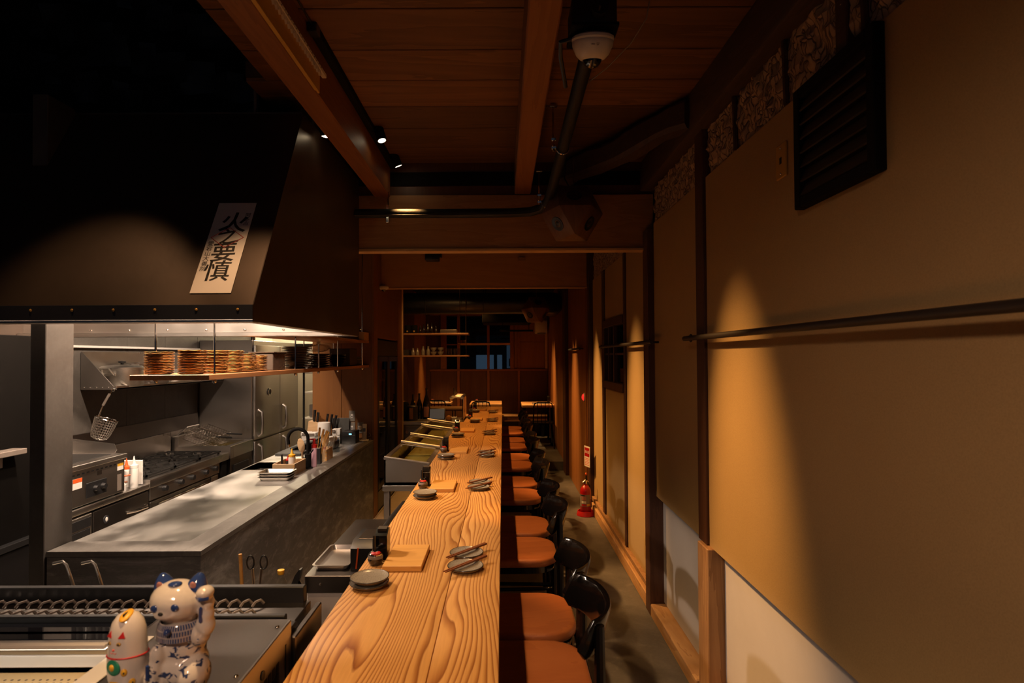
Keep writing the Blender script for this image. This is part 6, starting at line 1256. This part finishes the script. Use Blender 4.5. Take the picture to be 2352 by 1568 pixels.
dk = thing('round_duct', (-0.3, 8.75, 2.59), 'large black round ventilation duct across the far room', 'duct'); G().tube([(-1.58, 8.95, 2.59), (0.60, 8.95, 2.59)]+[(0.72+0.09*sin(a), 9.04-0.09*cos(a), 2.59) for a in (0.4, 0.8, 1.2, 1.57)]+[(0.82, 9.6, 2.59)], 0.168, 28).build('pipe', 'foil', dk)
for x in (-1.2, -0.3, 0.4): G().tube([(x, 8.95+0.171*cos(2*pi*i/24), 2.59+0.171*sin(2*pi*i/24)) for i in range(24)], 0.006, 6, True).build('clamp_band', 'black', dk); G().cyl((x, 8.95, 2.75), (x, 8.95, 2.955), 0.006, n=6).build('hanger', 'black', dk)
ac = thing('ceiling_unit', (0.1, 10.2, 2.4), 'black ceiling air unit hanging over the far tables', 'air conditioner'); G().box((-0.35, 9.7, 2.33), (0.50, 10.5, 2.50), 0.01, 2).build('case', 'mblack', ac); G().box((-0.05, 9.72, 2.18), (0.52, 9.78, 2.21), 0.004).build('louver', 'mblack', ac); G().cyl((0.0, 9.75, 2.21), (0.0, 9.75, 2.33), 0.006, n=6).build('hanger', 'mblack', ac); G().cyl((0.45, 9.75, 2.21), (0.45, 9.75, 2.33), 0.006, n=6).build('hanger', 'mblack', ac)
for x in (-0.3, 0.45): G().cyl((x, 10.1, 2.50), (x, 10.1, 2.955), 0.008, n=6).build('hanger', 'mblack', ac)
t = thing('wall_speaker_box', (0.80, 11.6, 2.2), 'small white box unit high on the far right wall', 'box'); G().box((0.66, 11.45, 2.22), (0.90, 11.79, 2.48), 0.02, 2).build('case', 'white', t); G().box((0.70, 11.44, 2.20), (0.86, 11.5, 2.225), 0.004).build('vent', 'grey', t)

# ============================================================ CEILING DEVICES
dm = thing('dome_camera', (0.323, 1.95, 2.86), 'white dome security camera under a black junction box', 'camera')
G().box((0.245, 1.93, 2.895), (0.398, 2.07, 2.99), 0.004, 2).build('junction_box', 'black', dm); G().box((0.285, 1.97, 2.99), (0.36, 2.03, 3.10), 0.004).build('stem', 'black', dm); G().box((0.24, 1.925, 2.880), (0.405, 2.075, 2.895), 0.003).build('mount_plate', 'mblack', dm)
mt_ = Matrix.Rotation(radians(16), 4, 'X')
G().lathe([(0, 0.0), (0.064, 0.0), (0.0735, -0.006), (0.075, -0.014), (0.0715, -0.020), (0.0725, -0.022), (0.071, -0.034), (0.058, -0.062), (0.045, -0.075), (0.036, -0.079), (0.034, -0.076), (0, -0.074)], (0.323, 1.985, 2.878), 40, mt_).build('housing', 'white', dm)
G().ball(Vector((0.323, 1.985, 2.878))+mt_ @ Vector((0, 0, -0.072)), 0.0345, 24, 14).build('lens_dome', 'lens', dm)
nrm_ = (mt_ @ Vector((0, -0.0695, -0.046))); text('logo', 'U', 0.013, 'ink', frame_m(Vector((0.323, 1.985, 2.878))+mt_ @ Vector((0.008, -0.0690, -0.0415)), (1, 0, 0), mt_ @ Vector((0, 0.42, -0.9))*-1), dm, 0.0004); text('lettering', 'wide', 0.007, 'ink', frame_m(Vector((0.323, 1.985, 2.878))+mt_ @ Vector((-0.008, -0.0690, -0.0415)), (1, 0, 0), mt_ @ Vector((0, 0.42, -0.9))*-1), dm, 0.0004)
G().tube([(0.25, 1.99, 2.87), (0.21, 2.0, 2.865), (0.215, 2.05, 2.84), (0.25, 2.2, 2.80)], 0.008, 8).build('bracket_arm', 'black', dm)
pp = thing('ceiling_pipe', (0.3, 3.8, 2.8), 'black insulated pipe bending under the ceiling beams', 'pipe')
pts = [(0.335, 1.9, 2.935), (0.335, 2.3, 2.915), (0.328, 3.0, 2.868), (0.315, 3.55, 2.80), (0.30, 3.70, 2.765), (0.262, 3.79, 2.74), (0.19, 3.83, 2.728), (0.05, 3.84, 2.724), (-0.4, 3.84, 2.722), (-0.99, 3.84, 2.725)]
G().tube(pts, 0.031, 14).build('insulation', 'pipe', pp); G().tube([(p[0]-0.004, p[1]-0.028, p[2]-0.017) for p in pts], 0.004, 6).build('cable', 'cover', pp)
def clamp(x, y, z, top, label):
    t = thing('pipe_clamp', (x, y, top), label, 'clamp'); G().cyl((x-0.05, y, top), (x-0.05, y, z-0.02), 0.006, n=8).build('threaded_rod', 'chrome', t); G().box((x-0.07, y-0.012, top-0.008), (x-0.03, y+0.012, top), 0.001).build('foot', 'chrome', t)
    G().tube([(x+0.036*cos(a), y, z+0.036*sin(a)) for a in [pi+i*pi/8 for i in range(9)]], 0.004, 6).build('saddle', 'chrome', t)
    for dz in (0.0, 0.045): G().cyl((x-0.062, y, z+dz), (x-0.038, y, z+dz), 0.010, n=6).build('nut', 'chrome', t)
clamp(0.327, 3.02, 2.865, 3.09, 'steel pipe clamp with threaded rod under the middle of the ceiling'); clamp(0.295, 3.72, 2.765, 2.97, 'steel pipe clamp at the bend of the black pipe')
t = thing('pipe_clamp', (-0.775, 3.84, 2.86), 'steel clamp holding the left run of the black pipe', 'clamp'); G().box((-0.785, 3.825, 2.66), (-0.765, 3.855, 2.78), 0.002).build('strap', 'chrome', t); G().cyl((-0.772, 3.84, 2.77), (-0.772, 3.84, 2.87), 0.005, n=6).build('threaded_rod', 'chrome', t)
t = thing('loose_wire', (0.45, 2.2, 3.08), 'thin grey wire drooping from the ceiling by the dome camera', 'wire'); G().tube([(0.565, 2.14, 3.098), (0.56, 2.17, 3.05), (0.52, 2.25, 3.0), (0.44, 2.35, 2.95), (0.36, 2.45, 2.925)], 0.0024, 6).build('wire', 'greyp', t)
t = thing('wire_coil', (0.90, 1.86, 3.08), 'coil of blue-grey cable tucked under the ceiling at the right beam', 'cable')
for k in range(3): G().tube([(0.90+0.045*cos(a)+0.008*k, 1.90+0.03*sin(a), 3.04+0.03*sin(a)+0.004*k) for a in [2*pi*i/20 for i in range(20)]], 0.003, 6, True).build('loop', 'hoodband', t)
G().tube([(0.90, 1.93, 3.06), (0.90, 1.94, 3.098)], 0.003, 6).build('tail', 'hoodband', t)
tr = thing('light_track', (-0.755, 3.2, 3.08), 'black lighting track along the left ceiling beam', 'track'); G().box((-0.778, 2.28, 3.065), (-0.742, 3.95, 3.099), 0.003).build('rail', 'mblack', tr); G().box((-0.779, 2.26, 3.06), (-0.741, 2.31, 3.099), 0.003).build('feed_cap', 'black', tr); G().tube([(-0.760, 2.27, 3.085), (-0.762, 1.7, 3.095)], 0.004, 6).build('feed_cable', 'black', tr)
def spotlamp(loc, d, label):
    t = thing('track_spotlight', loc, label, 'spotlight', 'black spotlights on the ceiling beam'); O = Vector(loc); d = Vector(d).normalized()
    G().rings([(O-d*0.105, 0.024), (O-d*0.10, 0.028), (O, 0.028), (O+d*0.002, 0.026)], 18).build('can', 'mblack', t); G().rings([(O-d*0.006, 0.0225), (O+d*0.003, 0.0225)], 18).build('lens', 'led', t)
    G().tube([O-d*0.07, O-d*0.07+Vector((-0.03, 0, 0.03)), Vector((O.x-0.045, O.y-0.04, 3.065))], 0.009, 8).build('yoke', 'mblack', t); return t
spotlamp((-0.703, 3.315, 3.022), (0.22, -0.10, -0.75), 'black can spotlight with lit lens, nearer one on the track'); spotlamp((-0.695, 3.80, 3.035), (0.30, 0.22, -0.75), 'black can spotlight, farther one on the track')
t = thing('beam_spotlight', (-0.93, 2.99, 2.93), 'black spotlight peeking from behind the left beam', 'spotlight'); G().rings([((-0.93, 2.99, 2.925), 0.026), ((-0.945, 2.95, 3.03), 0.026)], 16).build('can', 'mblack', t); G().rings([((-0.93, 2.99, 2.921), 0.022), ((-0.93, 2.99, 2.928), 0.022)], 16).build('lens', 'led', t); G().cyl((-0.945, 2.95, 3.03), (-0.945, 2.95, 3.10), 0.008, n=6).build('stem', 'mblack', t)
for k, y in enumerate((1.25, 5.0, 6.2)): pass
cn = thing('perforated_channel', (-0.78, 1.9, 2.92), 'white perforated metal strip over gold lath on the left beam', 'strip')
G().box((-0.781, 0.9, 2.872), (-0.772, 2.40, 2.965), 0.002).build('lath_back', 'brass', cn); G().box((-0.781, 0.9, 2.966), (-0.762, 2.46, 2.984), 0.002).build('metal_edge', 'whitem', cn); G().box((-0.781, 0.9, 2.866), (-0.766, 2.36, 2.872), 0.001).build('metal_edge', 'brass', cn)
g = G()
for i in range(52): g.obox((-0.768, 0.93+i*0.0285, 2.957), (0.008, 0.020, 0.026), (0.6, 0, 0))
g.build('serration', 'whitem', cn, kind='stuff'); g = G()
for i in range(52): g.cyl((-0.763, 0.93+i*0.0285, 2.976), (-0.7605, 0.93+i*0.0285, 2.976), 0.003, n=6)
g.build('perforation', 'black', cn, kind='stuff')
def cubo(loc, e, label, yaw=0.0, wire_top=3.1):
    t = thing('polyhedron_speaker', loc, label, 'speaker'); O = Vector(loc)
    raw = [Vector((a, b, 0)) for a in (-1, 1) for b in (-1, 1)]+[Vector((a, 0, b)) for a in (-1, 1) for b in (-1, 1)]+[Vector((0, a, b)) for a in (-1, 1) for b in (-1, 1)]
    n0 = Vector((1, 1, 1)).normalized(); ctr = n0; # triangle (1,1,0),(1,0,1),(0,1,1): turn it to face the viewer, edge up
    upv = (Vector((1, 1, 0))+Vector((1, 0, 1)))/2-Vector((2, 2, 2))/3; upv.normalize(); rgt = upv.cross(n0)
    th_ = radians(15); F = Vector((sin(yaw)*cos(th_), -cos(yaw)*cos(th_), -sin(th_))); Rg = Vector((cos(yaw), sin(yaw), 0)); U = Rg.cross(-F)*-1
    if U.z < 0: U = -U
    q = lambda v: O+(F*v.dot(n0)+U*v.dot(upv)+Rg*v.dot(rgt))*(e/math.sqrt(2))
    vs = [q(v) for v in raw]
    bm = bmesh.new(); [bm.verts.new(v) for v in vs]; bmesh.ops.convex_hull(bm, input=list(bm.verts)); bmesh.ops.dissolve_limit(bm, angle_limit=0.02, verts=list(bm.verts), edges=list(bm.edges)); bmesh.ops.bevel(bm, geom=list(bm.edges), offset=0.003, segments=1, affect='EDGES')
    bm.verts.index_update(); g = G().add([v.co.copy() for v in bm.verts], [[v.index for v in f.verts] for f in bm.faces]); bm.free(); g.build('cabinet', 'spk', t)
    for ax in range(3):
        for s_ in (-1, 1):
            v = Vector((0, 0, 0)); v[ax] = s_; nn_ = (q(v)-O).normalized(); c = O+nn_*(e/math.sqrt(2)+0.001)
            G().rings([(c-nn_*0.004, e*0.24), (c+nn_*0.003, e*0.24), (c+nn_*0.004, e*0.20), (c-nn_*0.002, e*0.10), (c+nn_*0.004, e*0.05)], 24).build('driver', 'black', t)
    G().cyl(O+Vector((0.01, 0, e*0.85)), (O.x+0.01, O.y, wire_top), 0.003, n=6).build('hanging_wire', 'chrome', t); G().tube([(O.x-0.02, O.y, O.z+e*0.9), (O.x-0.045, O.y+0.02, O.z+e*1.2), (O.x-0.03, O.y+0.03, wire_top)], 0.004, 6).build('signal_cable', 'black', t)
cubo((0.452, 3.66, 2.668), 0.20, 'wooden polyhedron speaker with round drivers hanging before the header beam', 0.0); cubo((0.46, 7.9, 2.40), 0.21, 'second wooden polyhedron speaker hanging by the black duct', 0.25, 2.955)
t = thing('ceiling_projector', (-0.80, 6.53, 2.9), 'small black box device fixed to the second header beam', 'device'); G().box((-0.885, 6.48, 2.855), (-0.725, 6.598, 2.96), 0.012, 2).build('case', 'black', t); G().box((-0.72, 6.54, 2.90), (-0.70, 6.598, 2.98), 0.003).build('bracket', 'black', t)
t = thing('dome_camera', (-1.42, 6.50, 2.54), 'small white dome camera at the left end of the second header', 'camera'); G().lathe([(0, 0.03), (0.05, 0.03), (0.058, 0.018), (0.055, 0.0), (0.03, -0.012), (0, -0.012)], (-1.37, 6.545, 2.54), 24).build('housing', 'white', t); G().ball((-1.37, 6.545, 2.533), 0.027, 16, 10).build('lens_dome', 'lens', t); G().box((-1.40, 6.545, 2.56), (-1.34, 6.60, 2.575), 0.002).build('bracket', 'white', t)

# ============================================================ RIGHT WALL ITEMS
lv = thing('louvre_vent', (1.03, 1.73, 2.45), 'black louvred vent set high in the right wall', 'vent')
y0, y1, z0, z1 = 1.512, 1.934, 2.244, 2.648
G().box((0.997, y0, z0), (1.032, y0+0.035, z1), 0.003).box((0.997, y1-0.035, z0), (1.032, y1, z1), 0.003).box((0.997, y0+0.035, z0), (1.032, y1-0.035, z0+0.035), 0.003).box((0.997, y0+0.035, z1-0.035), (1.032, y1-0.035, z1), 0.003).build('frame', 'mblack', lv); G().box((1.026, y0+0.03, z0+0.03), (1.031, y1-0.03, z1-0.03)).build('back_plate', 'mblack', lv)
for i in range(7): G().obox((1.012, (y0+y1)/2, z0+0.06+i*0.0475), (0.006, y1-y0-0.07, 0.046), (0, 0.45, 0)).build('slat', 'cover', lv)
t = thing('wall_outlet', (1.03, 2.073, 2.46), 'yellowed wall plate with a single hole on the right wall', 'outlet'); G().box((1.022, 2.037, 2.398), (1.031, 2.112, 2.525), 0.003).build('plate', 'brass', t); G().box((1.0205, 2.066, 2.45), (1.0225, 2.082, 2.475), 0.001).build('hole', 'black', t)
for z in (2.415, 2.508): G().ball((1.022, 2.074, z), 0.004, 8, 6).build('screw', 'chrome', t)
def handrail(y0, y1, ys_, label, x=0.968):
    t = thing('hanging_rail', (x, y0, 1.841), label, 'rail', 'coat rails on the right wall'); G().tube([(x, y0, 1.841), (x, y1, 1.841)], 0.0135, 12).build('bar', 'cover', t)
    for y in ys_: b = G().tube([(x, y+0.018*cos(a), 1.841+0.018*sin(a)) for a in [2*pi*i/16 for i in range(16)]], 0.004, 6, True).build('ring', 'black', t); G().cyl((x+0.016, y, 1.841), (1.03, y, 1.841), 0.007, n=8).build('arm', 'black', t)
    return t
handrail(0.3, 3.03, (2.93, 1.0), 'long dark coat rail along the near right wall'); handrail(3.70, 5.66, (3.76, 5.60), 'dark coat rail crossing in front of the right wall window'); handrail(6.75, 7.9, (6.82, 7.8), 'short coat rail on the far right wall beyond the second header', 0.915)
fe = thing('fire_extinguisher', (0.905, 6.31, 0), 'red fire extinguisher standing in a red floor holder', 'fire extinguisher'); O = Vector((0.905, 6.31, 0.02))
G().lathe([(0, 0), (0.056, 0), (0.060, 0.008), (0.060, 0.24), (0.054, 0.27), (0.038, 0.295), (0.020, 0.31), (0.018, 0.325), (0, 0.325)], O, 28).build('cylinder', 'red', fe)
lb_ = [(0.0608*sin(a), -0.0608*cos(a)) for a in [(-1.5+0.15*i) for i in range(17)]]
G().loft([[O+Vector((x, y, z)) for x, y in lb_] for z in (0.085, 0.215)], cap=False, closed=False).build('label', 'grey', fe); 
for a0, a1, za_, zb2, mt2 in ((-0.9, -0.05, 0.155, 0.195, 'pinkc'), (-0.9, -0.05, 0.12, 0.145, 'paper'), (0.1, 0.85, 0.092, 0.115, 'yellow'), (-0.9, 0.0, 0.092, 0.112, 'redp'), (-1.3, -0.3, 0.2, 0.212, 'ink')): G().loft([[O+Vector((0.0616*sin(a0+(a1-a0)*i/6), -0.0616*cos(a0+(a1-a0)*i/6), z)) for i in range(7)] for z in (za_, zb2)], cap=False, closed=False).build('print', mt2, fe)
G().lathe([(0.016, 0.322), (0.02, 0.33), (0.02, 0.35), (0.012, 0.36), (0, 0.36)], O, 14).build('valve', 'chrome', fe); G().tube([O+Vector((-0.03, -0.01, 0.34)), O+Vector((0.0, 0, 0.365)), O+Vector((0.035, 0.01, 0.345))], 0.006).build('lever', 'chrome', fe); G().cyl(O+Vector((0.01, 0, 0.36)), O+Vector((0.01, 0, 0.415)), 0.010, 0.008).build('grip', 'black', fe); G().ball(O+Vector((0.008, 0, 0.43)), 0.012, 10, 8, (1, 1, 1.3)).build('safety_pin', 'orange', fe)
G().tube([O+Vector((0.02, 0, 0.34)), O+Vector((0.05, 0.03, 0.30)), O+Vector((0.063, 0.03, 0.15)), O+Vector((0.063, 0.02, 0.06))], 0.008).build('hose', 'black', fe)
eh = thing('extinguisher_holder', (0.905, 6.31, 0), 'red plastic floor holder under the extinguisher', 'holder'); G().lathe([(0, 0.0), (0.098, 0.0), (0.100, 0.004), (0.088, 0.05), (0.082, 0.05), (0.078, 0.018), (0, 0.0185)], (0.905, 6.31, 0.0005), 32).build('base', 'redp', eh)
sgn = thing('extinguisher_sign', (0.975, 6.45, 0.6), 'red and white fire extinguisher sign projecting beside the wall', 'sign')
sm2 = frame_m((0.945, 6.44, 0.62), (0.30, -0.954, 0), (0, 0, 1)); G().box((-0.07, -0.115, -0.002), (0.07, 0.115, 0.002), 0.0005, mat=sm2).build('plate', 'whitem', sgn); G().box((-0.06, 0.0, 0.002), (0.06, 0.10, 0.0028), mat=sm2).build('red_field', 'red', sgn)
for i, c in enumerate('消火器'): text('character', c, 0.036, 'paper', sm2 @ Matrix.Translation((-0.036+0.036*i, 0.05, 0.0032)), sgn, 0.0002)
for i in range(5): G().box((-0.055, -0.025-0.018*i, 0.002), (0.055-0.012*(i % 2), -0.018-0.018*i, 0.0026), mat=sm2).build('text_line', 'seal', sgn)
G().cyl((0.975, 6.42, 0.62), (1.0, 6.50, 0.62), 0.005, n=6).build('bracket', 'black', sgn)
t = thing('alarm_lamp', (0.962, 6.78, 1.25), 'round red alarm lamp glowing on the right wall', 'lamp'); G().rings([((0.967, 6.78, 1.264), 0.055), ((0.958, 6.78, 1.264), 0.05)], 24).build('bezel', 'whitem', t); G().rings([((0.959, 6.78, 1.264), 0.042), ((0.945, 6.78, 1.264), 0.034), ((0.936, 6.78, 1.264), 0.015)], 20).build('lens', 'ledred', t)
